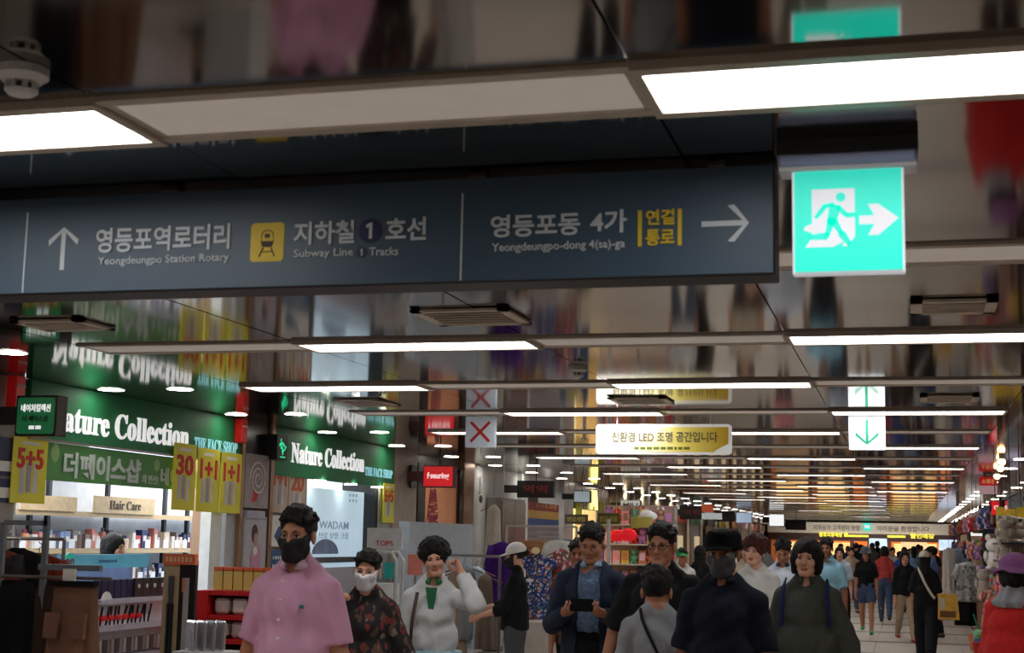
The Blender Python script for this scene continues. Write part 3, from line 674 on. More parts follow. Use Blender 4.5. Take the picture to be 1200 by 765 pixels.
# mascara poster panels, camera facing, beside the display unit
t = thing('mascara_board', 'upright beige and black advertising board showing a large mascara tube', 'display board', (-4.95, 9.6, 0))
MB().box((-5.085, 9.62, .73), (.125, .04, 1.38), mat('board_beige', (190, 166, 130), rough=.5)).build('beige_panel', t)
MB().box((-4.96, 9.62, .73), (.125, .04, 1.38), mat('board_black', (34, 34, 36), rough=.35)).build('black_panel', t)
MB().box((-5.02, 9.63, .02), (.4, .3, .04), black_m).build('base', t)
mt = mat('mascara_steel', (110, 112, 118), rough=.2, metal=.8)
MB().cyl((-5.08, 9.59, .3), (-5.08, 9.59, 1.12), .026, mat('mascara_black', (24, 25, 30), rough=.2), 16).cyl((-5.08, 9.59, 1.12), (-5.08, 9.59, 1.17), .018, mt, 16).cyl((-5.08, 9.59, 1.17), (-5.08, 9.59, 1.31), .022, mt, 16).build('mascara_tube', t)
MB().panel((-4.985, 9.599, .70), FRONT, .042, .60, .004, mat('board_grey_strip', (180, 176, 172), rough=.5)).build('grey_strip', t)
MB().ball((-4.925, 9.595, .90), (.014, .01, .034), wood).ball((-4.92, 9.595, .97), (.009, .01, .018), wood).cyl((-4.985, 9.59, 1.20), (-4.985, 9.59, 1.30), .010, mat('peach_tip', (206, 120, 80), rough=.5)).build('printed_brush', t)
MB().box((-5.02, 9.6, 1.43), (.25, .05, .075), mat('orange_card', (212, 104, 60), rough=.5, emit=.06)).build('orange_header', t)
b = MB()
for i in range(7): b.panel((-5.125 + i * .031, 9.574, 1.412), FRONT, .02, .035, .001, mat('orange_card_print', (236, 190, 150), rough=.5))
b.build('header_print', t)
# silver bag stack and stand sign, red shelf
sil = mat('silver_pouch', (206, 208, 214), rough=.22, metal=.7, bump=.4, bs=14)
t = thing('display_stool', 'low white stand carrying silver pouches', 'stand', (-4.72, 9.45, 0)); MB().box((-4.66, 9.35, .41), (.36, .3, .82), white_pl).build('column', t)
for i in range(4):
    t = thing('silver_pouch', ['front silver pouch on the low white stand', 'second silver pouch leaning on the white stand', 'third silver pouch on the white stand', 'rearmost silver pouch on the white stand'][i], 'pouch', (-4.75 + i * .055, 9.30, .82)); MB().box((-4.75 + i * .055, 9.30 + i * .03, .925), (.03, .15, .2), sil, rz=.9, bev=.012).build('pouch_body', t)
t = thing('white_sign_card', 'white card sign on a pole in front of the red shelf', 'sign', (-4.52, 9.9, 0)); MB().panel((-4.60, 9.9, .9), FRONT, .2, .24, .01, wpost).build('card', t); MB().cyl((-4.5, 9.91, 0), (-4.5, 9.91, .92), .01, steel).cyl((-4.5, 9.91, 0), (-4.5, 9.91, .02), .1, steel, 16).build('pole', t)
b = MB()
for i in range(5): b.panel((-4.58, 9.889, .94 + i * .035), FRONT, .16, .01, .001, mat('grey_print', (120, 120, 126), rough=.6))
b.build('printed_lines', t)
redm = mat('red_shelf', (176, 18, 22), rough=.4)
t = thing('red_display_shelf', 'bright red display shelf behind the pink shirted man', 'shelf', (-4.9, 10.7, 0))
b = MB(); b.box((-5.28, 10.7, .59), (.12, .5, 1.18), redm).box((-4.45, 10.7, .59), (.05, .5, 1.18), redm).box((-4.86, 10.93, .59), (.85, .03, 1.18), mat('red_shelf_back', (60, 12, 14), rough=.5)).build('frame', t)
for z in (1.165, .98, .80, .62, .3, .1): MB().box((-4.86, 10.7, z), (.8, .48, .035), redm).build('shelf_board', t)
R0 = random.Random(6)
for z, zn in ((.82, 'second'), (.998, 'top')):
    for i in range(5):
        x = -5.14 + i * .15; o = thing('white_packet', '%s white packet from the left in the %s tier of the red shelf' % (ORD[i], zn), 'packet', (x, 10.62, z), 0, 'white packets in the red shelf'); MB().box((x, 10.62, z + .065), (.12, .20, .12), wpost, bev=.02).build('packet_body', o)
for i in range(8):
    x = -5.20 + i * .085; o = thing('yellow_carton', '%s yellow and orange carton from the left on top of the red shelf' % ORD[i], 'carton', (x, 10.6, 1.18), 0, 'cartons standing on the red shelf')
    MB().box((x, 10.62, 1.26), (.075, .1, .15), mat('carton_ochre', (190, 160, 84), rough=.5)).build('carton_box', o); MB().box((x, 10.62, 1.345), (.075, .1, .03), mat('carton_orange', (200, 84, 40), rough=.5)).build('lid', o)
# pillar posters
skin_p = mat('printed_skin', (186, 140, 126), rough=.6); hair_p = mat('printed_hair', (70, 46, 44), rough=.6); pinkp = mat('printed_pink', (196, 140, 170), rough=.6)
for z0, h, lab in ((1.86, .50, 'upper framed poster with a white spiral on the black pillar'), (1.22, .56, 'lower framed poster of a person in pink on the black pillar')):
    t = thing('framed_poster', lab, 'poster', (XW, 12.73, z0)); x = XW - .035 + .06
    MB().panel((x, 12.47, z0), LEFTW, .52, h, .02, mat('poster_frame_grey', (150, 146, 146), rough=.4)).build('frame', t)
    MB().panel((x + .02, 12.5, z0 + .03), LEFTW, .46, h - .06, .002, mat('poster_lilac_grey', (160, 142, 146), rough=.5, var=.2, vs=6) if z0 > 1.5 else mat('poster_pale', (180, 176, 184), rough=.5)).build('print', t)
    b = MB(); xx = x + .023
    if z0 > 1.5:
        P = []
        for i in range(60): a = i * .27; r = .04 + i * .0032; P.append((xx, 12.74 + r * math.cos(a) * .8, z0 + .27 + r * .75 * math.sin(a)))
        P = [p for p in P if 12.51 < p[1] < 12.95]; b.tube(P, .008, wpost, 6)
        b.prism([(0, 0), (.1, .02), (.13, .08), (.04, .12)], (xx, 12.62, z0 + .05), LEFTW, .002, rpost)
    else:
        b.ball((xx, 12.72, z0 + .40), (.004, .07, .09), hair_p); b.ball((xx + .004, 12.74, z0 + .35), (.004, .045, .06), skin_p); b.ball((xx + .002, 12.76, z0 + .16), (.004, .12, .15), pinkp); b.ball((xx + .006, 12.73, z0 + .24), (.004, .05, .04), wpost)
    b.build('printed_figure', t)
t = thing('leaflet_holder', 'small clear leaflet holder between the two pillar posters', 'leaflet holder', (XW, 12.7, 1.8)); MB().box((XW + .03, 12.72, 1.80), (.05, .4, .07), mat('leaflets', (180, 176, 196), rough=.5)).build('leaflets', t)
# glass doors / lit poster window of the second shop
litb = mat('lit_poster_blue', (196, 220, 236), rough=.4, emit=.5, var=.05, vs=1.2)
t = thing('lit_window_poster', 'large pale blue backlit poster in the second shop window', 'light box', (-6.1, 15.0, 1.0))
MB().box((-6.12, 15.05, 1.42), (.04, 2.05, 1.4), litb).build('lit_sheet', t)
gp = mat('grey_poster_lettering', (150, 164, 178), rough=.5, emit=.25)
MB().text('WADAM', (-6.098, 14.74, 1.69), LEFTW, .86, .085, gp, .01).text('브로 보정 크림', (-6.098, 14.74, 1.58), LEFTW, .86, .075, gp, .01).build('lettering', t)
b = MB()
for i in range(3):
    for j in range(2): b.panel((-6.098, 15.6 + i * .1, 2.0 + j * .06), LEFTW, .05, .03, .001, gp)
b.build('printed_grid', t)
b = MB(); b.prism([(.5 * math.cos(i * PI / 14) * .75, .16 * math.sin(i * PI / 14)) for i in range(15)], (-6.098, 14.95, 1.42), LEFTW, .002, mat('printed_hill', (110, 120, 146), rough=.6, var=.35, vs=5, emit=.15)); b.build('printed_hill', t)
b = MB().box((-6.0, 15.05, 1.36), (.06, 2.1, .06), steel).box((-6.0, 15.05, .1), (.06, 2.1, .2), steel); b.box((-6.0, 14.05, 1.2), (.06, .06, 2.0), steel); struct(b, 'trim_1')
b = MB(); b.box((-5.98, 15.05, .68), (.02, 2.0, 1.2), mat('frosted_glass', (206, 196, 200), rough=.3)); struct(b, 'window_1')
# white curved rack with small sign next to it
t = thing('white_rack', 'white rounded wire rack with leaflets beside the shop window', 'rack', (-4.9, 13.3, 0)); wr_ = mat('rack_white', (206, 206, 206), rough=.4)
P = [(-5.05, 13.3, 0), (-5.05, 13.3, 1.40), (-5.0, 13.3, 1.47), (-4.75, 13.3, 1.47), (-4.70, 13.3, 1.40), (-4.70, 13.3, 0)]
b = MB(); b.tube(P, .018, wr_); b.tube([(p[0], 13.5, p[2]) for p in P], .018, wr_)
for z in (.3, .7, 1.1, 1.3): b.tube([(-5.05, 13.3, z), (-4.70, 13.3, z)], .01, wr_)
b.build('frame', t)
for z in (.35, .75, 1.08): MB().box((-4.88, 13.35, z), (.34, .2, .2), wr_).build('tray', t)
for i in range(3): o = tag(MB().box((-5.0 + i * .12, 13.27, 1.30), (.09, .03, .15), mat('leaf_%d' % i, [(196, 80, 80), (210, 206, 200), (20, 160, 150)][i], rough=.5)).build('leaflet', None, off=(-5.0 + i * .12, 13.27, 1.22)), ['red and white leaflet', 'pale leaflet', 'teal leaflet'][i] + ' in the white wire rack', 'leaflet'); o.location = (-5.0 + i * .12, 13.27, 1.22)
t = thing('counter_sign', 'white counter sign with red lettering above the wire rack', 'sign', (-4.86, 13.42, 1.47)); MB().panel((-5.04, 13.42, 1.50), FRONT, .36, .2, .02, wr_).cyl((-4.86, 13.41, 1.46), (-4.86, 13.41, 1.52), .01, wr_).build('sign_board', t)
MB().text('TOPS', (-4.95, 13.399, 1.53), FRONT, .18, .05, rpost, .01).build('lettering', t)

# ================================================================ PEOPLE
# a small signed-distance modeller: fields of blended round shapes turned into one surface each
def smin(a, b, k):
    h = np.clip(.5 + .5 * (b - a) / k, 0, 1); return b * (1 - h) + a * h - k * h * (1 - h)
class Field:
    def __init__(s, lo, hi, h):
        s.lo = np.array(lo, float); s.h = h; s.n = np.maximum(4, np.ceil((np.array(hi) - s.lo) / h).astype(int) + 1)
        s.ax = [s.lo[i] + h * np.arange(s.n[i]) for i in range(3)]; s.F = np.full(s.n, .5, np.float32)
    def sub(s, lo, hi):
        sl = []
        for i in range(3):
            a = max(0, int((lo[i] - s.lo[i]) / s.h)); b = min(s.n[i], int((hi[i] - s.lo[i]) / s.h) + 2)
            if b <= a: return None
            sl.append(slice(a, b))
        return tuple(sl)
    def grid(s, sl): return s.ax[0][sl[0]][:, None, None], s.ax[1][sl[1]][None, :, None], s.ax[2][sl[2]][None, None, :]
    def apply(s, fn, lo, hi, k, op):
        m = k + .03; sl = s.sub([v - m for v in lo], [v + m for v in hi])
        if sl is None: return s
        d = fn(*s.grid(sl)); F = s.F[sl]
        if op == 'add': s.F[sl] = smin(F, d, max(k, 1e-4))
        elif op == 'cut': s.F[sl] = -smin(-F, d, max(k, 1e-4))
        elif op == 'and': s.F[sl] = np.maximum(F, d)
        return s
    def cone(s, a, b, ra, rb, k=.02, op='add', sc=(1, 1, 1), planes=()):
        a = np.array(a, float); b = np.array(b, float); sc = np.array(sc, float); ab = (b - a) / sc; L2 = float(ab @ ab) + 1e-12
        def fn(x, y, z):
            px, py, pz = (x - a[0]) / sc[0], (y - a[1]) / sc[1], (z - a[2]) / sc[2]
            t = np.clip((px * ab[0] + py * ab[1] + pz * ab[2]) / L2, 0, 1)
            d = (np.sqrt((px - t * ab[0]) ** 2 + (py - t * ab[1]) ** 2 + (pz - t * ab[2]) ** 2) - (ra + t * (rb - ra))) * min(sc)
            for (p, n) in planes: d = np.maximum(d, (x - p[0]) * n[0] + (y - p[1]) * n[1] + (z - p[2]) * n[2])
            return d
        r = max(ra, rb) * sc; lo = np.minimum(a - r, b - r); hi = np.maximum(a + r, b + r)
        return s.apply(fn, lo, hi, k, op)
    def ell(s, c, r, k=.02, op='add'):
        c = np.array(c, float); r = np.array(r, float)
        def fn(x, y, z):
            k0 = np.sqrt(((x - c[0]) / r[0]) ** 2 + ((y - c[1]) / r[1]) ** 2 + ((z - c[2]) / r[2]) ** 2)
            k1 = np.sqrt(((x - c[0]) / r[0] ** 2) ** 2 + ((y - c[1]) / r[1] ** 2) ** 2 + ((z - c[2]) / r[2] ** 2) ** 2) + 1e-6
            return k0 * (k0 - 1) / k1
        return s.apply(fn, c - r, c + r, k, op)
    def half(s, p, n):       # keep the side where (x-p).n < 0
        x, y, z = s.ax[0][:, None, None], s.ax[1][None, :, None], s.ax[2][None, None, :]
        s.F = np.maximum(s.F, ((x - p[0]) * n[0] + (y - p[1]) * n[1] + (z - p[2]) * n[2]).astype(np.float32)); return s
    def wob(s, amp, f, seed):
        R = np.random.RandomState(seed); x, y, z = s.ax[0][:, None, None], s.ax[1][None, :, None], s.ax[2][None, None, :]
        for i in range(3):
            d = R.randn(3); d /= np.linalg.norm(d); s.F = s.F + (amp * np.sin((d[0] * x + d[1] * y + d[2] * z) * f * (1 + .5 * i) + R.rand() * 6)).astype(np.float32)
        return s
    def mesh(s):
        F = s.F; F[0] = F[-1] = .1; F[:, 0] = F[:, -1] = .1; F[:, :, 0] = F[:, :, -1] = .1
        ins = F < 0; nx, ny, nz = F.shape; c = np.zeros((nx - 1, ny - 1, nz - 1), np.int8)
        for dx in (0, 1):
            for dy in (0, 1):
                for dz in (0, 1): c += ins[dx:nx - 1 + dx, dy:ny - 1 + dy, dz:nz - 1 + dz]
        act = (c > 0) & (c < 8); idx = np.full(act.shape, -1, np.int32); I = np.argwhere(act); idx[act] = np.arange(len(I))
        if len(I) == 0: return np.zeros((0, 3)), np.zeros((0, 4), int)
        acc = np.zeros((len(I), 3)); cnt = np.zeros(len(I)); cor = {}
        for dx in (0, 1):
            for dy in (0, 1):
                for dz in (0, 1): cor[dx, dy, dz] = F[I[:, 0] + dx, I[:, 1] + dy, I[:, 2] + dz]
        for a in cor:
            for ax in range(3):
                if a[ax] == 0:
                    b = list(a); b[ax] = 1; fa, fb = cor[a], cor[tuple(b)]; m = (fa < 0) != (fb < 0)
                    t = np.where(m, fa / (fa - fb + 1e-12), 0); p = np.tile(np.array(a, float), (len(I), 1)); p[:, ax] = t
                    acc[m] += p[m]; cnt[m] += 1
        V = s.lo + s.h * (I + acc / np.maximum(cnt, 1)[:, None]); Q = []
        for ax in range(3):
            u, w = (ax + 1) % 3, (ax + 2) % 3
            A = np.take(ins, np.arange(0, F.shape[ax] - 1), ax); B = np.take(ins, np.arange(1, F.shape[ax]), ax); E = np.argwhere(A != B)
            E = E[(E[:, u] > 0) & (E[:, w] > 0) & (E[:, u] < F.shape[u] - 1) & (E[:, w] < F.shape[w] - 1)]
            if len(E) == 0: continue
            def g(du, dw):
                q = E.copy(); q[:, u] -= du; q[:, w] -= dw; return idx[q[:, 0], q[:, 1], q[:, 2]]
            q = np.stack([g(1, 1), g(0, 1), g(0, 0), g(1, 0)], 1); fl = ~A[E[:, 0], E[:, 1], E[:, 2]]; q[fl] = q[fl][:, ::-1]; Q.append(q)
        return V, np.concatenate(Q)

# ---- canonical head: 0.235 m from chin to crown, origin at its middle, looking along -Y
def head_field(h=.0052):
    f = Field((-.105, -.135, -.23), (.105, .135, .14), h)
    f.ell((0, .015, .035), (.075, .094, .084), .01); f.ell((0, -.020, -.035), (.058, .068, .078), .03)
    f.cone((-.014, -.070, -.098), (.014, -.070, -.098), .018, .018, .03)
    for s_ in (-1, 1):
        f.cone((s_ * .046, -.005, -.065), (s_ * .02, -.06, -.095), .018, .016, .025)
        f.ell((s_ * .036, -.062, -.028), (.026, .024, .026), .02)
    f.cone((-.034, -.078, .018), (.034, -.078, .018), .012, .012, .014)
    for s_ in (-1, 1): f.ell((s_ * .031, -.094, -.003), (.019, .014, .011), .012, 'cut')
    f.cone((0, -.088, .006), (0, -.106, -.032), .007, .012, .010)
    for s_ in (-1, 1): f.ell((s_ * .011, -.099, -.037), (.009, .010, .008), .006)
    f.cone((-.018, -.086, -.062), (.018, -.086, -.062), .006, .006, .005); f.cone((-.014, -.085, -.071), (.014, -.085, -.071), .007, .007, .005)
    for s_ in (-1, 1): f.ell((s_ * .077, .012, -.012), (.010, .020, .032), .006)
    f.cone((0, .016, -.07), (0, .024, -.15), .052, .046, .02)
    return f
_HC = {}
def head_canon(lod):
    if lod not in _HC:
        V, Q = head_field(.0052 if lod == 0 else .0075 if lod == 1 else .011).mesh(); c = V[Q].mean(1)
        m = np.zeros(len(Q), int); lip = (c[:, 1] < -.082) & (np.abs(c[:, 0]) < .022) & (c[:, 2] > -.078) & (c[:, 2] < -.057); m[lip] = 1
        _HC[lod] = (V, Q, m)
    return _HC[lod]
def face_bits():
    """brows (2) and eyes (3) as small solids let into the head surface"""
    b = MB(); A, B = 'brow', 'eye'
    for s_ in (-1, 1):
        b.tube([(s_ * .016, -.0905, .017), (s_ * .03, -.0885, .021), (s_ * .045, -.079, .017)], .0034, A, 6)
        b.ball((s_ * .031, -.0785, -.003), (.0135, .006, .0052), 'white', 12, 6); b.ball((s_ * .031, -.0825, -.003), (.0065, .004, .0050), B, 10, 6)
        b.tube([(s_ * .017, -.082, -.001), (s_ * .031, -.0855, .0035), (s_ * .046, -.078, -.001)], .0016, A, 5)
    v = np.array(b.v); fs = b.f; nm = {'brow': 2, 'eye': 3, 'white': 4}; return v, fs, [nm[b.mats[i]] for i in b.m]
FB = face_bits()
def hair_mesh(style, lod):
    k = (style, lod)
    if k in _HC: return _HC[k]
    f = Field((-.16, -.16, -.27), (.16, .18, .19), (.0055 if lod == 0 else .008 if lod == 1 else .012))
    if style == 'short':
        f.ell((0, .020, .043), (.081, .099, .089), .01); f.ell((0, -.035, .092), (.060, .055, .040), .03)
        R = random.Random(4)
        for i in range(70):
            a = R.uniform(0, 2 * PI); e = R.uniform(.15, 1.4); d = np.array((math.cos(a) * math.cos(e), math.sin(a) * math.cos(e), math.sin(e))); p = d * (.080, .096, .088) + (0, .018, .045); q = p + .014 * (.35 * d + np.array((R.uniform(-.8, .8), -1.0, R.uniform(-.2, .2)))); f.cone(p, q, .012, .008, .012)
        f.half((0, .05, -.055), (0, .35, -1)); f.ell((0, -.130, -.002), (.072, .085, .082), .010, 'cut')
        for i in range(9): x_ = -.045 + i * .011; f.cone((x_, -.078, .088 + .004 * (i % 3)), (x_ + .008, -.094, .060 + .009 * (i % 2)), .009, .003, .006)
        f.apply(lambda x, y, z: np.maximum(np.maximum(z - .0, -.06 - z), np.maximum(-.08 - y, y - .0)) + 0 * x, (-.1, -.08, -.1), (.1, .0, -.012), .004, 'cut'); f.wob(.0012, 60, 1)
    elif style == 'bald_short':
        f.ell((0, .020, .042), (.082, .099, .088), .01); f.half((0, .05, -.05), (0, .35, -1)); f.ell((0, -.125, -.01), (.074, .085, .09), .012, 'cut'); f.wob(.0008, 60, 1)
    elif style == 'bob':
        f.ell((0, .018, .042), (.098, .110, .100), .01); f.ell((0, .035, -.035), (.098, .085, .085), .05)
        for s_ in (-1, 1): f.cone((s_ * .078, -.005, .02), (s_ * .078, .0, -.085), .030, .022, .03)
        f.half((0, 0, -.115), (0, -.1, -1)); f.ell((0, -.13, -.05), (.062, .09, .105), .010, 'cut'); f.wob(.0015, 60, 2)
    elif style == 'longhair':
        f.ell((0, .018, .042), (.090, .105, .096), .01); f.cone((0, .05, 0), (0, .075, -.22), .088, .07, .03, sc=(1, .6, 1))
        for s_ in (-1, 1): f.cone((s_ * .070, 0, .02), (s_ * .068, .02, -.18), .026, .02, .03)
        f.ell((0, -.13, -.05), (.062, .09, .12), .010, 'cut'); f.wob(.002, 90, 3)
    elif style == 'tied':
        f.ell((0, .018, .044), (.086, .102, .092), .01); f.ell((0, .12, .03), (.035, .035, .035), .02); f.half((0, .05, -.07), (0, .5, -1)); f.ell((0, -.125, -.025), (.070, .085, .09), .012, 'cut'); f.wob(.0015, 130, 4)
    elif style == 'curly':
        f.ell((0, .015, .055), (.112, .118, .105), .01)
        R = random.Random(9)
        for i in range(90):
            a = R.uniform(0, 2 * PI); e = R.uniform(-.25, 1.35); d = (math.cos(a) * math.cos(e), math.sin(a) * math.cos(e), math.sin(e))
            if d[1] < -.55 and d[2] < .45: continue
            f.ell((d[0] * .105, .015 + d[1] * .11, .05 + d[2] * .10), (.021, .021, .021), .008)
        f.half((0, .02, -.07), (0, .25, -1)); f.ell((0, -.135, -.03), (.064, .085, .10), .012, 'cut')
    elif style == 'wavy':
        f.ell((0, .018, .045), (.105, .112, .102), .01)
        R = random.Random(12)
        for i in range(70):
            a = R.uniform(-.9, PI + .9); z = R.uniform(-.11, .12); r = .105 * math.sqrt(max(.2, 1 - (max(0, z - .04) / .12) ** 2)); f.ell((math.cos(a) * r, .02 + math.sin(a) * r, z), (.024, .024, .026), .012)
        f.half((0, .02, -.125), (0, .1, -1)); f.ell((0, -.135, -.045), (.062, .088, .105), .012, 'cut')
    _HC[k] = f.mesh(); return _HC[k]
def visor(f, z0, ln=.075):
    f.apply(lambda x, y, z: np.maximum(np.abs(z - (z0 + .012 - .30 * (-y - .09) - 4.5 * x * x)) - .0045, (np.sqrt((x / .068) ** 2 + ((y + .085) / ln) ** 2) - 1) * .06), (-.08, -.20, -.05), (.08, -.02, .07), .006, 'add')
def cap_mesh(style):
    if style in _HC: return _HC[style]
    f = Field((-.16, -.24, -.08), (.16, .16, .19), .006)
    if style == 'baseball':
        f.ell((0, .018, .048), (.094, .112, .098), .01); f.half((0, 0, .028), (0, .12, -1))
        visor(f, .028)
    elif style == 'army':
        f.cone((0, .012, .03), (0, .012, .085), .095, .090, .01, sc=(1, 1.14, .5)); f.half((0, 0, .020), (0, .1, -1)); f.half((0, 0, .116), (0, -.12, 1)); visor(f, .022, .055)
    elif style == 'bucket':
        f.ell((0, .015, .058), (.108, .124, .098), .01); f.half((0, 0, .018), (0, 0, -1)); f.apply(lambda x, y, z: np.maximum(np.maximum(np.abs(z - .045 + 1.0 * (np.sqrt(x * x + ((y - .012) / 1.12) ** 2) - .10)) - .006, np.sqrt(x * x + ((y - .012) / 1.12) ** 2) - .145), .095 - np.sqrt(x * x + ((y - .012) / 1.12) ** 2)), (-.155, -.16, -.03), (.155, .16, .06), .008, 'add')
    _HC[style] = f.mesh(); return _HC[style]
def mask_mesh():
    if 'mask' not in _HC:
        f = head_field(.005); f.F = f.F - .0065
        f.cone((0, -.098, -.010), (0, -.100, -.06), .010, .016, .045); f.half((0, -.012, 0), (0, 1, 0)); f.half((0, -.08, -.012), (0, -.40, 1)); f.half((0, -.05, -.128), (0, -.15, -1))
        _HC['mask'] = f.mesh()
    return _HC['mask']
# ---- canonical hands: wrist at the origin, fingers along -Z, palm facing +X, thumb on -Y
def hand_mesh(pose, lod):
    k = ('hand', pose, lod)
    if k in _HC: return _HC[k]
    f = Field((-.06, -.085, -.225), (.09, .075, .04), .0048 if lod == 0 else .008)
    f.cone((0, 0, .04), (0, 0, -.01), .026, .023, .01, sc=(.8, 1, 1))
    f.cone((0, -.016, -.03), (0, -.020, -.075), .020, .017, .02, sc=(.75, 1, 1)); f.cone((0, .016, -.03), (0, .020, -.070), .020, .016, .02, sc=(.75, 1, 1)); f.cone((0, 0, -.01), (0, 0, -.078), .022, .020, .015, sc=(.75, 1, 1))
    curl = {'relax': (.25, .45, .35), 'grip': (.75, 1.1, .7), 'hold': (.75, .9, .6), 'flat': (.05, .12, .1)}[pose]
    for i, (y, L, r) in enumerate(((-.031, .072, .0092), (-.0105, .080, .0095), (.0105, .075, .0090), (.030, .058, .0080))):
        p = np.array((0, y, -.084)); a = 0; spread = y * 1.2
        for j, fr in enumerate((.45, .31, .24)):
            a += curl[j] * (1 + .12 * i); q = p + L * fr * np.array((math.sin(a), spread * .6, -math.cos(a))); f.cone(p, q, r * (1 - .08 * j), r * (1 - .08 * (j + 1)), .004); p = q
    th = {'relax': (.02, -.055), 'grip': (.045, -.03), 'hold': (.04, -.045), 'flat': (.005, -.07)}[pose]
    f.cone((.004, -.018, -.022), (.012 + th[0] * .3, -.040, -.052), .014, .0115, .012); f.cone((.012 + th[0] * .3, -.040, -.052), (th[0] + .008, th[1], -.082), .011, .0095, .005); f.cone((th[0] + .008, th[1], -.082), (th[0] + .016, th[1] + .006, -.102), .0095, .008, .004)
    _HC[k] = f.mesh(); return _HC[k]

SKIN = {}
def skin_mat(k): return mat('skin_' + k, {'tan': (176, 120, 92), 'fair': (205, 152, 126), 'dark': (150, 98, 74), 'pale': (222, 172, 150)}[k], rough=.5, var=.05, vs=16, spec=.4)
lips_m = mat('lips', (158, 92, 80), rough=.5); eye_m = mat('eye_dark', (24, 16, 14), rough=.15); eyew_m = mat('eye_white', (200, 190, 182), rough=.3)
HAIRC = {'black': (13, 11, 11), 'brown': (78, 38, 28), 'dark': (24, 19, 18), 'grey': (90, 86, 84)}
def hair_mat(k): return mat('hair_' + k, HAIRC[k], rough=.6, fold=.9, bs=60, var=.25, vs=60, spec=.3)
def mk(name, V, Q, mats, mi, parent):
    me = bpy.data.meshes.new(name); V = np.asarray(V, np.float32); 
    if isinstance(Q, np.ndarray):
        n = len(Q); me.vertices.add(len(V)); me.vertices.foreach_set('co', V.ravel()); me.loops.add(n * 4); me.loops.foreach_set('vertex_index', Q.ravel().astype(np.int32))
        me.polygons.add(n); me.polygons.foreach_set('loop_start', np.arange(0, n * 4, 4, dtype=np.int32)); me.polygons.foreach_set('loop_total', np.full(n, 4, np.int32))
    else: me.from_pydata([tuple(v) for v in V], [], Q)
    for m in mats: me.materials.append(m)
    if mi is not None: me.polygons.foreach_set('material_index', np.asarray(mi, np.int32))
    me.polygons.foreach_set('use_smooth', [True] * len(me.polygons)); me.update(calc_edges=True); me.validate()
    o = bpy.data.objects.new(name, me); C.objects.link(o); o.parent = parent; return o
def merge(parts):
    """parts: (V, faces, material indices); faces as quads or tuples"""
    Vs, Fs, Ms, o = [], [], [], 0
    for V, F_, M_ in parts:
        Vs.append(np.asarray(V)); Fs += [tuple(int(i) + o for i in f) for f in F_]; Ms += list(M_ if hasattr(M_, '__len__') else [M_] * len(F_)); o += len(V)
    return np.concatenate(Vs), Fs, Ms
def unit(v): v = np.array(v, float); return v / np.linalg.norm(v)
def rotm(yaw=0, pitch=0, roll=0):
    return np.array((Matrix.Rotation(yaw, 3, 'Z') @ Matrix.Rotation(pitch, 3, 'X') @ Matrix.Rotation(roll, 3, 'Y')))

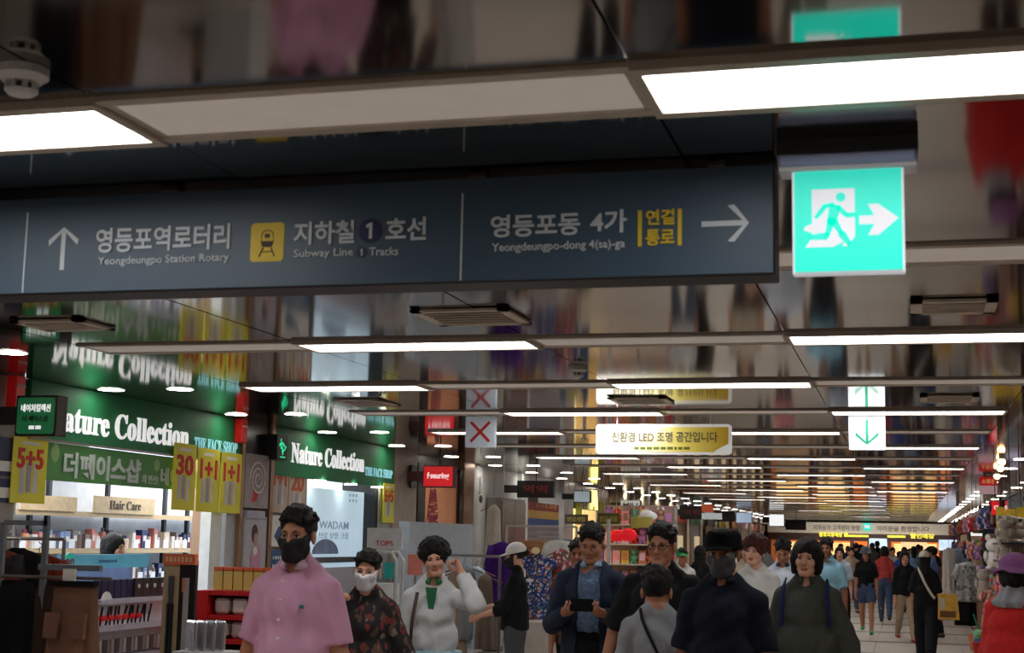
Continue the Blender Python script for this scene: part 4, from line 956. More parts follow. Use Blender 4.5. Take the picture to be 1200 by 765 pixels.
def person(label, x, y, H, rz, skin='tan', hair=('short', 'black'), female=False, build=1.0, arms=None, hands=('relax', 'relax'), look=(0, 0, 0), top=None, legs=None, stride=.0, shoes=(30, 28, 30), lod=0, extras=(), group=None, headscale=1.0, lean=0):
    """top: dict(mat, sleeve 0..2 (length along arm in segments), hem (fraction of height), neck, loose, collar)
       legs: dict(mat, kind 'trousers'|'shorts'|'wide', cut)"""
    t = thing('person', label, 'person', (x, y, 0), rz, group)
    b = build; sh = (.086 if female else .094) * H * (.7 + .3 * b); g = H / 1.7
    hs = .985 * (H / 1.7) ** .6 * headscale * (.96 if female else 1.0); hz = H - .132 * hs; hc = np.array((0, -.012 * g - lean * .3, hz))
    if arms is None: arms = (((-.16, -.02, -1), (-.05, -.22, -1)), ((.16, .02, -1), (.05, -.18, -1)))
    sz = .784 * H; J = {}
    for i, s_ in enumerate((-1, 1)):
        S0 = np.array((s_ * sh, .005 - lean * .5, sz)); E_ = S0 + .172 * H * unit(arms[i][0]); W_ = E_ + .148 * H * unit(arms[i][1]); J[i] = (S0, E_, W_)
    hipz, kz = .505 * H, .275 * H; Lg = {}
    for i, s_ in enumerate((-1, 1)):
        a = stride * s_; hp = np.array((s_ * .052 * H, 0, hipz)); kn = hp + np.array((s_ * .004, -math.sin(a) * .235 * H, -math.cos(a) * .232 * H)); a2 = a - (.75 * abs(stride) if a < 0 else .10 * abs(stride)) - (.25 * abs(stride) if a < 0 else 0)
        an = kn + np.array((0, -math.sin(a2) * .235 * H, -math.cos(a2) * .232 * H)); Lg[i] = (hp, kn, an)
    low = min(Lg[0][2][2], Lg[1][2][2]); dz = .040 * H - low
    if abs(dz) > .002:      # keep the standing foot on the floor
        for i in (0, 1):
            Lg[i] = tuple(p + np.array((0, 0, dz)) * (1.0 if j else .3) for j, p in enumerate(Lg[i]))
    vox = (.012, .018, .026)[lod]
    al = np.array([p for i in (0, 1) for p in list(J[i]) + list(Lg[i])]); lo = al.min(0) - .16; hi = al.max(0) + .16; lo[2] = -.03; hi[2] = .9 * H; lo[0] = min(lo[0], -.25 * b); hi[0] = max(hi[0], .25 * b)
    def torso(f, t_, low_z=None, loose=0.0):
        k = .035 * g
        f.ell((0, .0, .53 * H), ((.092 + (.006 if female else 0)) * H * b + t_, (.066 * H) * b + t_, .075 * H + t_), k); f.ell((0, -.004, .63 * H), (.080 * H * b + t_ + loose, .058 * H * b + t_ + loose, .09 * H), k)
        f.ell((0, .0 - lean * .3, .725 * H), ((.076 if female else .083) * H * b + t_, .062 * H * b + t_, .092 * H), k)
        if t_ > 0: f.cone((0, .014, .755 * H), (0, .016, .826 * H), .044 * H + t_, .031 * H + t_ * .6, .03)
        if female: f.ell((0, -.035 * H, .715 * H), (.070 * H * b, .036 * H * b + t_, .035 * H), k)
        f.cone((-sh + .02 * H, .005 - lean * .5, sz - .006 * H), (sh - .02 * H, .005 - lean * .5, sz - .004 * H), .025 * H + t_ * .7, .025 * H + t_ * .7, k)
        [f.cone((q_ * .080 * H, .010 - lean * .5, .790 * H), (q_ * .01 * H, .014 - lean * .6, .858 * H), .022 * H + t_ * .8, .026 * H + t_ * .45, .025) for q_ in (-1, 1)]
    def leg_r(i): return .054 * H * b, .034 * H * (.6 + .4 * b), .023 * H
    # -- the body: one mesh of skin (trunk, neck, limbs, head, hands)
    f = Field(lo, hi, vox); torso(f, 0)
    for i in (0, 1):
        a, e, w = J[i]; f.cone(a, e, .030 * H * b ** .5, .0235 * H * b ** .5, .02); f.cone(e, w, .0245 * H * b ** .5, .0155 * H, .012)
        hp, kn, an = Lg[i]; r = leg_r(i); f.cone(hp, kn, r[0] * .96, r[1] * .95, .03); f.cone(kn, kn + (an - kn) * .35 + np.array((0, .012, 0)), r[1] * .9, r[1] * .92, .02); f.cone(kn + (an - kn) * .35 + np.array((0, .012, 0)), an, r[1] * .9, r[2], .02)
        f.cone(an, an + np.array((0, -.10 * g, -.022 * H)), .028, .022, .02)
    f.cone((0, .008 - lean * .5, .825 * H), hc + np.array((0, .02, -.09)), .050 * hs * (1 if not female else .9), .048 * hs, .03)
    V, Q = f.mesh(); parts = [(V, Q, 0)]
    RM = rotm(*look)
    def hd(V): return (RM @ (np.asarray(V) * hs).T).T + hc
    HV, HQ, HM = head_canon(lod); parts.append((hd(HV), HQ, HM)); parts.append((hd(FB[0]), FB[1], FB[2]))
    for i, s_ in enumerate((-1, 1)):
        hv, hq = hand_mesh(hands[i], 0 if lod == 0 else 1); w = J[i][2]; d = unit(w - J[i][1]); zc = -d
        px = np.array((-s_, .25, 0.)) if not isinstance(hands[i], tuple) else 0
        if i in PALM: px = PALM[i]
        px = px - (px @ zc) * zc; px = unit(px); py = np.cross(zc, px)
        M_ = np.stack([px, py, zc], 1); v = np.array(hv) * (H / 1.72) * (.92 if female else 1.0)
        if py[1] > 0: v = v * np.array((1, -1, 1)); hq2 = hq[:, ::-1]
        else: hq2 = hq
        parts.append((v @ M_.T + w, hq2, 0))
    V, Fc, Mi = merge(parts); mk('body', V, Fc, [skin_mat(skin), lips_m, hair_mat(hair[1] if hair else 'black'), eye_m, eyew_m], Mi, t)
    # -- hair
    if hair:
        hv, hq = hair_mesh(hair[0], lod); mk('hair', hd(hv), hq, [hair_mat(hair[1])], None, t)
    # -- top
    if top:
        tt = top.get('t', .014); sl = top.get('sleeve', .62); hem = top.get('hem', .50) * H; lo2 = lo.copy(); lo2[2] = hem - .06
        f = Field(lo2, hi, vox * .9); torso(f, tt, loose=top.get('loose', .004))
        if hem < .52 * H or top.get('drape'): f.cone((0, 0, .60 * H), (0, 0, hem - .02), .098 * H * b + tt, .100 * H * b + tt + top.get('flare', 0), .03, sc=(1, .74, 1))
        for i in (0, 1):
            a, e, w = J[i]; wid = top.get('wide', .008); u = unit(e - a)
            if sl <= 1: f.cone(a, e, .029 * H * b ** .5 + tt * .7, .027 * H * b ** .5 + tt * .8 + wid, .02, planes=((a + (e - a) * sl, u),))
            else:
                u2 = unit(w - e); f.cone(a, e, .029 * H * b ** .5 + tt * .7, .025 * H * b ** .5 + tt * .8 + wid * .5, .02); f.cone(e, w + u2 * .01, .027 * H * b ** .5 + tt * .7 + wid * .5, .0185 * H + tt * .5 + wid, .015, planes=((e + (w - e) * (sl - 1), u2),))
        x_, y_, z_ = f.grid((slice(0, None),) * 3)
        f.F = np.maximum(f.F, np.where(np.abs(x_) < .20 * H, (hem - z_), -1).astype(np.float32) + 0 * f.F) if sl > 1 else np.maximum(f.F, ((hem - z_) + 0 * (x_ + y_)).astype(np.float32))
        f.cone((0, -.010 - lean * .5, .850 * H), (0, -.07 - lean * .5, .96 * H), .040 * g * (1.05 if female else 1.15), .075, .006, 'cut')
        if top.get('v', 0): f.cone((0, -.075 * g, .86 * H), (0, -.115 * g, (.84 - top['v']) * H), .046, .008, .006, 'cut')
        f.wob(.0022, 38, int(abs(x) * 37 + y * 11) % 999)
        V, Q = f.mesh(); mk(top.get('name', 'shirt'), V, Q, [top['mat']], None, t)
        if top.get('collar') is not None:
            f = Field((-.13, -.16, .80 * H), (.13, .13, .92 * H), .006); zc = .858 * H
            f.cone((0, .012, zc + .012), (0, .0, zc - .022), .060 * g, .078 * g, .004, sc=(1, 1, .5)); f.cone((0, .012, zc + .06), (0, 0, zc - .06), .050 * g, .062 * g, .003, 'cut')
            f.cone((0, -.05, zc - .055), (0, -.11, zc + .04), .012, .060, .004, 'cut'); V, Q = f.mesh(); V = (np.asarray(V) - (0, 0, zc)) * ((.88 if female else 1), (.88 if female else 1), .85) + (0, 0, zc - .004)
            if len(V): mk('collar', V, Q, [top['collar']], None, t)
    if legs:
        kd = legs.get('kind', 'trousers'); lo3 = lo.copy(); hi3 = hi.copy(); hi3[2] = .62 * H; f = Field(lo3, hi3, vox)
        tt = .010; f.ell((0, 0, .53 * H), (.096 * H * b + tt, .068 * H * b + tt, .07 * H + tt), .03); f.cone((0, 0, .55 * H), (0, 0, .60 * H), .084 * H * b + tt * .6, .080 * H * b + tt * .6, .03, sc=(1, .74, 1))
        for i in (0, 1):
            hp, kn, an = Lg[i]; r = leg_r(i); w_ = {'trousers': .006, 'wide': .03, 'shorts': .018, 'slim': 0}[kd]; u = unit(kn - hp); u2 = unit(an - kn)
            if kd == 'shorts': f.cone(hp, kn, r[0] + tt, r[1] + tt + w_, .02, planes=((hp + (kn - hp) * legs.get('cut', .55), u),))
            else: f.cone(hp, kn, r[0] + tt, r[1] + tt + w_, .02); f.cone(kn, an, r[1] + tt + w_, r[2] + tt + w_, .015, planes=((an - u2 * .01, u2),))
        f.half((0, 0, .60 * H), (0, 0, 1)); f.wob(.002, 34, int(abs(x) * 91) % 99); V, Q = f.mesh(); mk('shorts' if kd == 'shorts' else 'trousers', V, Q, [legs['mat']], None, t)
    # -- shoes
    for i in (0, 1):
        an = Lg[i][2]; zf = an[2] - .040 * H; f = Field((an[0] - .09, an[1] - .24, zf - .02), (an[0] + .09, an[1] + .12, zf + .14), .009)
        f.cone((an[0], an[1] + .025, zf + .035), (an[0], an[1] - .13 * g, zf + .026), .040 * g, .036 * g, .02); f.cone((an[0], an[1] + .01, zf + .05), (an[0], an[1], zf + .085), .036 * g, .030 * g, .02); f.half((0, 0, zf), (0, 0, -1))
        V, Q = f.mesh(); mk('shoe', V, Q, [mat('shoe_%d_%d_%d' % shoes, shoes, rough=.5)], None, t)
    # -- extras worn on the head
    for ex in extras:
        if ex[0] == 'mask': V, Q = mask_mesh(); mk('face_mask', hd(V), Q, [ex[1]], None, t)
        elif ex[0] == 'cap': V, Q = cap_mesh(ex[1]); mk('cap' if ex[1] != 'bucket' else 'hat', hd(V), Q, [ex[2]], None, t)
        elif ex[0] == 'glasses':
            b_ = MB(); gm = mat('glasses_frame', (14, 12, 12), rough=.7, spec=.1)
            for s_ in (-1, 1): b_.tube([(s_ * .032 + .022 * math.cos(a * PI / 6), -.098, -.004 + .016 * math.sin(a * PI / 6)) for a in range(12)], .0022, gm, 5, True); b_.tube([(s_ * .054, -.096, .0), (s_ * .078, .0, .002)], .002, gm, 5)
            b_.tube([(-.010, -.1, 0), (.010, -.1, 0)], .002, gm, 5); mk('glasses', hd(b_.v), b_.f, [gm], None, t)
        elif ex[0] == 'strap':      # crossbody or backpack strap hugging the trunk: (kind, material, list of (x, z) fractions, back?)
            pts = []
            for (fx, fz) in ex[2]:
                rx, ry = .115 * H * b, (.078 * H * b + .012); yy = ry * math.sqrt(max(.05, 1 - (fx * H / (rx * 1.15)) ** 2)) * (1 if fz < .80 else max(.2, 1 - (fz - .80) * 14)); pts.append(Vector((fx * H, (yy if ex[3] else -yy), fz * H)))
            sm = MB(); n_ = len(pts); w_ = ex[4] / 2; vs = []; fs = []
            for i_, p in enumerate(pts):
                d_ = (pts[min(i_ + 1, n_ - 1)] - pts[max(i_ - 1, 0)]).normalized(); out = Vector((p.x * .6, p.y, 0)).normalized(); sd = d_.cross(out).normalized() * w_
                vs += [p - sd - out * .004, p + sd - out * .004, p + sd + out * .006, p - sd + out * .006]
            for i_ in range(n_ - 1):
                for k_ in range(4): a_ = i_ * 4 + k_; b2 = i_ * 4 + (k_ + 1) % 4; fs.append((a_, b2, b2 + 4, a_ + 4))
            mk('strap', vs, fs, [ex[1]], None, t)
        elif ex[0] == 'mesh':       # (kind, name, MB in local coordinates)
            o = ex[2].build(ex[1], None, True, off=(0, 0, 0)); o.parent = t
    return t, J, hd
PALM = {}
black_cloth = cloth('black_cloth', (20, 20, 23)); navy_cloth = cloth('navy_polo_cloth', (17, 21, 34)); dark_trs = cloth('dark_trousers', (26, 27, 33)); jeans = cloth('blue_denim', (66, 82, 112)); grey_trs = cloth('grey_trousers', (74, 78, 80))
pink_shirt = mat('pink_shirt_cloth', (206, 152, 180), rough=.85, var=.03)
def add_fold(m, s=.5, sc=10):
    nt = m.node_tree; N = nt.nodes; L = nt.links; tc = [n for n in N if n.type == 'TEX_COORD'][0]; bn = N.new('ShaderNodeBump'); n2 = N.new('ShaderNodeTexNoise'); n2.inputs['Scale'].default_value = sc; n2.inputs['Distortion'].default_value = .8
    mp = N.new('ShaderNodeMapping'); mp.inputs['Scale'].default_value = (1, 1, .5); mp.inputs['Rotation'].default_value = (.4, .5, 0); L.new(tc.outputs['Object'], mp.inputs[0]); L.new(mp.outputs[0], n2.inputs['Vector'])
    bn.inputs['Strength'].default_value = s; bn.inputs['Distance'].default_value = .03; L.new(n2.outputs['Fac'], bn.inputs['Height']); L.new(bn.outputs['Normal'], N['Principled BSDF'].inputs['Normal']); return m
add_fold(pink_shirt, .6, 9)
white_cloth = cloth('white_cloth', (214, 212, 210)); grey_tee = cloth('grey_tee_cloth', (136, 138, 142)); maskb = mat('mask_black', (18, 18, 22), rough=.8); maskw = mat('mask_white', (214, 216, 220), rough=.8); maskg = mat('mask_charcoal', (56, 57, 62), rough=.8)

# 1 pink shirt
bt = MB(); 
bt.prism([(-.013, 0), (.013, 0), (.013, .47), (-.013, .47)], (0, -.155, .93), FRONT, .004, pink_shirt) if False else None
PALM.clear()
def on_front(J, H, b): return None
pb = MB(); wbtn = mat('shirt_button', (226, 214, 222), rough=.4)
for i in range(6): z = 1.41 - i * .085; pb.cyl((.004, -.128 - .030 * math.sin(min(1, i / 3) * PI / 2), z), (.004, -.142 - .030 * math.sin(min(1, i / 3) * PI / 2), z), .007, wbtn, 10)
pb2 = MB().box((.10, -.128, 1.30), (.014, .02, .016), mat('logo_teal', (30, 120, 120), rough=.5))
t, J, hd = person('man in a pink short-sleeved shirt and black face mask, nearest on the left', -2.73, 6.36, 1.75, -.10, 'tan', ('short', 'black'), build=1.06, look=(.12, .03, 0), arms=(((-.26, .05, -1), (-.10, -.15, -1)), ((.20, .05, -1), (.05, -.15, -1))),
    top=dict(mat=pink_shirt, sleeve=.84, hem=.47, v=.035, loose=.012, wide=.014, collar=cloth('pink_collar', (214, 176, 196)), name='shirt'), legs=dict(mat=dark_trs), stride=.18, extras=(('mask', maskb), ('mesh', 'shirt_button', pb), ('mesh', 'chest_logo', pb2)))
# 2 white mask, black patterned top
blackpat = add_fold(print_mat('black_patterned_cloth', (24, 20, 22), [(24, 20, 22), (86, 60, 48), (120, 106, 96), (110, 40, 34)], 44, (1, 1, .6), thr=.62))
PALM.clear()
t, J, hd = person('woman in a white face mask and black patterned blouse, left of centre', -3.0, 8.0, 1.54, .12, 'fair', ('short', 'black'), True, 1.02, look=(.05, .05, .06), arms=(((-.40, -.55, -.75), (.42, .15, 1)), ((.42, -.02, -1), (.25, -.12, -1))), hands=('hold', 'relax'),
    top=dict(mat=blackpat, sleeve=1.95, hem=.40, loose=.016, drape=True, flare=.02), legs=dict(mat=black_cloth), stride=.15, extras=(('mask', maskw),))
# 3 white jacket, hand at her ear
wj = cloth('white_track_jacket', (206, 208, 210)); gp_ = mat('jacket_green', (26, 104, 66), rough=.7)
gb = MB()
PALM.clear(); PALM[1] = np.array((-1., -.3, .1))
t, J, hd = person('woman with curly black hair in a white and green jacket, hand raised to her ear', -2.81, 8.66, 1.60, .18, 'fair', ('curly', 'black'), True, 1.0, look=(.10, .04, -.10), headscale=.94, arms=(((-.22, .04, -1), (-.02, -.15, -1)), ((.50, -.78, -.08), (-.60, .60, 1.05))), hands=('relax', 'hold'),
    top=dict(mat=wj, sleeve=1.85, hem=.535, loose=.016, wide=.010, v=.03, collar=gp_, name='jacket', t=.013), legs=dict(mat=white_cloth), stride=.15)
jb = MB(); H = 1.6
def band(z0, z1, m, gx, gy):
    P = [(gx * math.cos(a * PI / 14), gy * math.sin(a * PI / 14)) for a in range(28)]; b_ = MB(); vs = [(p[0], p[1], z) for z in (z0, z1) for p in P]; b_.raw(vs, [(i, (i + 1) % 28, 28 + (i + 1) % 28, 28 + i) for i in range(28)] + [tuple(range(27, -1, -1)), tuple(range(28, 56))], m); return b_
for nm, z0, z1, m in (('green_hem_band', .86, .915, gp_), ('blue_stripe', .925, .94, mat('jacket_pale_blue', (150, 190, 206), rough=.7))):
    o = band(z0, z1, m, .182, .138).build(nm, None, True, off=(0, 0, 0)); o.parent = t
b_ = MB(); b_.prism([(-.012, .0), (.012, 0), (.036, .15), (-.036, .15)], (0, -.106, 1.17), FRONT, .012, gp_); o = b_.build('green_undershirt', None, off=(0, 0, 0)); o.parent = t
b_ = MB(); b_.tube([(-.085, -.115, 1.29), (-.11, -.135, 1.12), (-.12, -.13, .95)], .012, mat('brown_strap', (76, 50, 44), rough=.6), 8); o = b_.build('bag_strap', None, True, off=(0, 0, 0)); o.parent = t
w = MB(); P = J[1][2]; w.tube([(P[0] + .022 * math.cos(a * PI / 6), P[1] + .03 * math.sin(a * PI / 6), P[2] - .02) for a in range(12)], .006, steel, 6, True); o = w.build('wristwatch', None, True, off=(0, 0, 0)); o.parent = t
# 4 white cap woman browsing, seen from the side
PALM.clear()
person('woman in a white cap and black top browsing clothes, seen from the side', -3.52, 13.3, 1.58, -1.45, 'fair', ('tied', 'black'), True, 1.0, look=(0, .12, 0), arms=(((-.15, -.55, -1), (-.05, -1, -.15)), ((.12, -.35, -1), (-.1, -1, -.3))), top=dict(mat=black_cloth, sleeve=1.4, hem=.50, loose=.02), legs=dict(mat=grey_trs), lod=1,
    extras=(('cap', 'baseball', mat('cap_white', (226, 222, 218), rough=.7)), ('mask', maskb)))
# 5 man with the phone
PALM.clear(); PALM[0] = np.array((.2, .7, 1.)); PALM[1] = np.array((-.2, .7, 1.))
blazer = cloth('navy_blazer_cloth', (36, 44, 62)); bshirt = print_mat('checked_blue_shirt', (96, 118, 150), [(110, 132, 162), (84, 104, 136)], 50)
t, J, hd = person('man in an open navy blazer looking down at a phone', -2.0, 9.49, 1.73, .02, 'tan', ('short', 'black'), False, 1.06, look=(0, .28, 0), arms=(((-.30, -.18, -1), (.62, -1, .42)), ((.30, -.18, -1), (-.62, -1, .42))), hands=('hold', 'hold'),
    top=dict(mat=bshirt, sleeve=.35, hem=.545, t=.007, wide=0, loose=.0, v=.02, collar=cloth('blue_collar', (140, 166, 190)), name='shirt'), legs=dict(mat=black_cloth), stride=.08)
def jacket_over(t, J, H, b, m, sh, hem=.455, sleeve=.97, gap=.055, tt=.030):
    lo = np.array([p for i in (0, 1) for p in J[i]]).min(0) - .12; hi = np.array([p for i in (0, 1) for p in J[i]]).max(0) + .12; lo[2] = hem * H - .05; lo[1] = min(lo[1], -.24); hi[1] = .24; hi[2] = .9 * H; f = Field(lo, hi, .011); k = .035
    f.ell((0, 0, .725 * H), (.083 * H * b + tt, .066 * H * b + tt, .1 * H), k); f.ell((0, 0, .63 * H), (.082 * H * b + tt, .060 * H * b + tt, .1 * H), k); f.cone((0, 0, .60 * H), (0, 0, hem * H - .02), .090 * H * b + tt, .096 * H * b + tt, .03, sc=(1, .72, 1))
    f.cone((-sh + .02 * H, .005, .786 * H), (sh - .02 * H, .005, .786 * H), .025 * H + tt * .8, .025 * H + tt * .8, k)
    [f.cone((q_ * .075 * H, .012, .796 * H), (q_ * .03 * H, .016, .836 * H), .030 * H, .030 * H, .03) for q_ in (-1, 1)]
    f.half((0, 0, hem * H), (0, 0, -1))
    # open front: remove a wedge in front and a core
    f.apply(lambda x, y, z: np.maximum(np.abs(x) - (gap + .02 + 0 * z), y + .02) + 0 * z, (-.2, -.3, 0), (.2, .0, 2), .008, 'cut')
    f.cone((0, 0, .84 * H), (0, -.05, .95 * H), .056, .09, .006, 'cut')
    for i in (0, 1):
        a, e, w = J[i]; u2 = unit(w - e); f.cone(a, e, .030 * H + tt * .6, .027 * H + tt * .5, .02); f.cone(e, w, .027 * H + tt * .5, .021 * H + tt * .4, .015, planes=((e + (w - e) * sleeve, u2),))
    f.wob(.0022, 36, 77); V, Q = f.mesh(); mk('blazer', V, Q, [m], None, t)
jacket_over(t, J, 1.73, 1.06, blazer, .096 * 1.73)
hm = (J[0][2] + J[1][2]) / 2
ph = thing('smartphone', 'black smartphone held by the man in the navy blazer', 'phone', (-2.0, 9.49, 0)); ph.rotation_euler = (0, 0, .02)
pc_ = hm + np.array((0, -.085, .055)); fr_ = (Vector((1, 0, 0)), Vector((0, .35, 1)).normalized())
q = MB(); q.panel((pc_[0] - .075, pc_[1], pc_[2] - .04), fr_, .15, .08, .010, mat('phone_black', (10, 10, 12), rough=.7, spec=.1), .01); o = q.build('case', None, off=(0, 0, 0)); o.parent = ph
q = MB(); q.box((-.0, -.083, 1.0), (.05, .01, .03), steel); 
# 6 big man in black tee with glasses
PALM.clear()
person('large man in a loose black tee and glasses behind the boy', -1.45, 8.95, 1.735, -.10, 'tan', ('short', 'black'), False, 1.34, look=(-.02, .05, 0), headscale=1.04, arms=(((-.42, .05, -1), (-.28, -.15, -1)), ((.36, .05, -1), (.1, -.2, -1))), top=dict(mat=black_cloth, sleeve=.98, hem=.45, loose=.03, wide=.024), legs=dict(mat=dark_trs), stride=.15, extras=(('glasses',),))
# 7 boy from behind
person('boy in a grey tee with a thin black crossbody strap, seen from behind', -1.30, 7.85, 1.49, PI + .05, 'tan', ('short', 'black'), False, 1.0, headscale=1.08, look=(0, 0, 0), top=dict(mat=grey_tee, sleeve=.9, hem=.46, loose=.02, wide=.012), legs=dict(mat=dark_trs), stride=.15,
    extras=(('strap', black_cloth, [(.055, .85), (.045, .82), (.025, .78), (0, .73), (-.03, .67), (-.06, .61), (-.085, .56)], True, .016),))
# 8 man in black cap
person('man in a black cap, charcoal mask and dark polo shirt, nearest right of centre', -.90, 7.49, 1.70, -.08, 'dark', ('bald_short', 'black'), False, 1.03, look=(-.05, .02, 0), arms=(((-.17, .06, -1), (-.10, -.1, -1)), ((.17, .06, -1), (.06, -.1, -1))), top=dict(mat=navy_cloth, sleeve=.84, hem=.46, loose=.012, wide=.016, v=.05, collar=navy_cloth, name='polo_shirt'), legs=dict(mat=dark_trs), stride=.18,
    extras=(('cap', 'army', mat('cap_black', (9, 9, 11), rough=.9, spec=.1)), ('mask', maskg)))
# 9 curly woman white tee
person('woman with wavy auburn hair and white tee behind the capped man', -1.26, 12.74, 1.68, -.1, 'pale', ('curly', 'brown'), True, 1.02, headscale=1.02, look=(-.2, 0, .08), top=dict(mat=white_cloth, sleeve=.75, hem=.46, v=.03, wide=.02), legs=dict(mat=dark_trs), lod=1)
# 10 white shirt man
person('man in a white shirt looking down, behind the woman in white', -1.20, 14.9, 1.68, 0, 'tan', ('short', 'black'), False, 1.08, look=(0, .45, 0), top=dict(mat=cloth('pale_shirt', (196, 204, 216)), sleeve=.9, hem=.47, v=.02, collar=cloth('dark_collar', (50, 54, 66))), legs=dict(mat=dark_trs), lod=1)
# 11 green jacket woman
bs = cloth('blue_strap', (30, 38, 78)); gj = cloth('olive_grey_jacket', (66, 68, 62))
person('woman with bobbed black hair in an olive grey jacket with blue backpack straps', -.60, 9.25, 1.66, -.06, 'fair', ('bob', 'black'), True, 1.12, look=(-.05, 0, .03), arms=(((-.28, .06, -1), (-.12, -.05, -1)), ((.34, .05, -1), (.22, -.1, -1))), top=dict(mat=gj, sleeve=1.85, hem=.46, loose=.02, v=.035, collar=gj, name='jacket', wide=.012), legs=dict(mat=cloth('beige_trousers', (170, 160, 140))), stride=.15,
    extras=(('strap', bs, [(-.075, .85), (-.078, .83), (-.080, .78), (-.084, .73), (-.088, .68)], False, .03), ('strap', bs, [(.075, .85), (.078, .83), (.080, .78), (.084, .73), (.088, .68)], False, .022)))
# 12 light blue shirt man
person('man in a light blue short-sleeved shirt behind the woman in the olive jacket', -.97, 18.57, 1.71, -.1, 'dark', ('short', 'black'), False, 1.05, look=(0, 0, 0), top=dict(mat=cloth('sky_blue_shirt', (140, 186, 206)), sleeve=.8, hem=.52, v=.03, collar=cloth('sky_collar', (150, 194, 212))), legs=dict(mat=dark_trs), stride=.3, lod=1)
# red coat woman
redk = add_fold(mat('red_knit', (196, 26, 22), rough=.9, var=.12, vs=30, bump=.0), .5, 9); lil = cloth('grey_lilac_scarf', (150, 150, 156))
t, J, hd = person('woman in a bright red coat and purple bucket hat at the right edge', .66, 10.0, 1.575, PI - .75, 'tan', ('bob', 'black'), True, 1.28, look=(0, .12, 0), top=dict(mat=redk, sleeve=1.95, hem=.36, loose=.03, t=.03, drape=True, flare=.05, wide=.03, name='coat'), legs=dict(mat=dark_trs), extras=(('cap', 'bucket', mat('hat_purple', (146, 92, 146), rough=.9, bump=.4, bs=60)),))
f = Field((-.18, -.18, 1.24), (.18, .18, 1.44), .009); f.cone((0, .01, 1.36), (0, .01, 1.29), .085, .14, .02, sc=(1, .9, .6)); f.wob(.003, 60, 3); V, Q = f.mesh(); mk('scarf', V, Q, [lil], None, t)
# further walkers on the open floor
def walker(*a, **k): k.setdefault('lod', 1); k.setdefault('stride', .3); return person(*a, **k)
walker('woman in a pale blouse and wide black trousers walking towards the camera', -1.18, 27.0, 1.60, 0, 'fair', ('longhair', 'black'), True, top=dict(mat=cloth('pale_blue_blouse', (176, 190, 204)), sleeve=.9, hem=.55, wide=.02), legs=dict(mat=black_cloth, kind='wide'))
walker('woman in a black tee, denim shorts, grey hat and green sneakers', -.77, 28.6, 1.60, 0, 'tan', ('longhair', 'dark'), True, top=dict(mat=black_cloth, sleeve=.8, hem=.52, wide=.02), legs=dict(mat=jeans, kind='shorts', cut=.6), shoes=(30, 150, 90), extras=(('cap', 'bucket', mat('hat_grey', (92, 96, 104), rough=.9)),))
walker('person in a coral red top and blue jeans walking away', -.50, 33.2, 1.62, PI, 'tan', ('bob', 'black'), True, top=dict(mat=cloth('coral_top', (186, 72, 70)), sleeve=.8, hem=.52, wide=.02), legs=dict(mat=jeans))
walker('woman in a black blouse and beige trousers, red shoes', -.06, 26.6, 1.55, .2, 'fair', ('longhair', 'black'), True, top=dict(mat=black_cloth, sleeve=1.7, hem=.50, loose=.03), legs=dict(mat=cloth('beige_chinos', (176, 154, 128)), kind='slim'), shoes=(150, 44, 40))
t, J, hd = walker('woman in black with a white cap and pale crossbody strap, seen from behind', .23, 22.4, 1.56, PI - .1, 'tan', ('longhair', 'black'), True, top=dict(mat=black_cloth, sleeve=1.0, hem=.50, loose=.02, wide=.02), legs=dict(mat=dark_trs, kind='wide'), arms=(((-.16, 0, -1), (-.35, -.55, -.9)), ((.16, .02, -1), (.05, -.15, -1))),
    extras=(('cap', 'baseball', mat('cap_cream', (206, 196, 178), rough=.8)), ('strap', cloth('pale_strap', (206, 200, 190)), [(.06, .85), (.045, .82), (.02, .77), (0, .72), (-.03, .66), (-.065, .60), (-.09, .57)], True, .035)))
bag = thing('shopping_bag', 'yellow and orange shopping bag with white handle carried at the woman\'s side', 'bag', (.545, 22.3, .60))
BX, BY, BZ = .545, 22.30, .60
MB().prism([(-.15, 0), (.15, 0), (.12, .36), (-.14, .36)], (BX, BY, BZ), FRONT, .12, mat('bag_yellow', (206, 160, 56), rough=.6, var=.2, vs=12)).build('bag_body', bag)
MB().panel((BX - .12, BY - .121, BZ + .03), FRONT, .22, .09, .003, mat('bag_brown_print', (110, 62, 34), rough=.6)).build('brown_print', bag); MB().panel((BX - .13, BY - .121, BZ + .14), FRONT, .08, .16, .003, mat('bag_pale_print', (190, 180, 160), rough=.6)).build('pale_print', bag)
MB().tube([(BX - .07, BY - .05, BZ + .35), (BX - .05, BY - .05, BZ + .43), (BX + .02, BY - .05, BZ + .43), (BX + .06, BY - .05, BZ + .35)], .008, white_pl, 6).build('handle', bag)
t, J, hd = walker('man in a blue shirt reaching out to a garment on the right', .42, 28.0, 1.63, -1.9, 'tan', ('short', 'black'), False, top=dict(mat=cloth('mid_blue_shirt', (96, 130, 176)), sleeve=1.7, hem=.50), legs=dict(mat=dark_trs), arms=(((-.1, -.7, -.45), (0, -1, .1)), ((.16, .02, -1), (.05, -.15, -1))), stride=.1)
walker('person with dark hair just behind the man with the phone, wearing brown', -2.62, 11.9, 1.63, .1, 'dark', ('short', 'black'), False, top=dict(mat=cloth('brown_tee', (90, 56, 44)), sleeve=.8, hem=.48), legs=dict(mat=dark_trs))
walker('person in a bright green cap and white tee beside the toy stall', -2.98, 20.1, 1.54, .3, 'tan', ('short', 'black'), True, top=dict(mat=white_cloth, sleeve=.8, hem=.48), legs=dict(mat=jeans), extras=(('cap', 'baseball', mat('cap_green', (40, 156, 88), rough=.7)),))
walker('woman with long black hair and black clothes beside the green-capped person', -2.88, 21.2, 1.58, PI - .4, 'fair', ('longhair', 'black'), True, top=dict(mat=black_cloth, sleeve=1.7, hem=.48), legs=dict(mat=black_cloth))
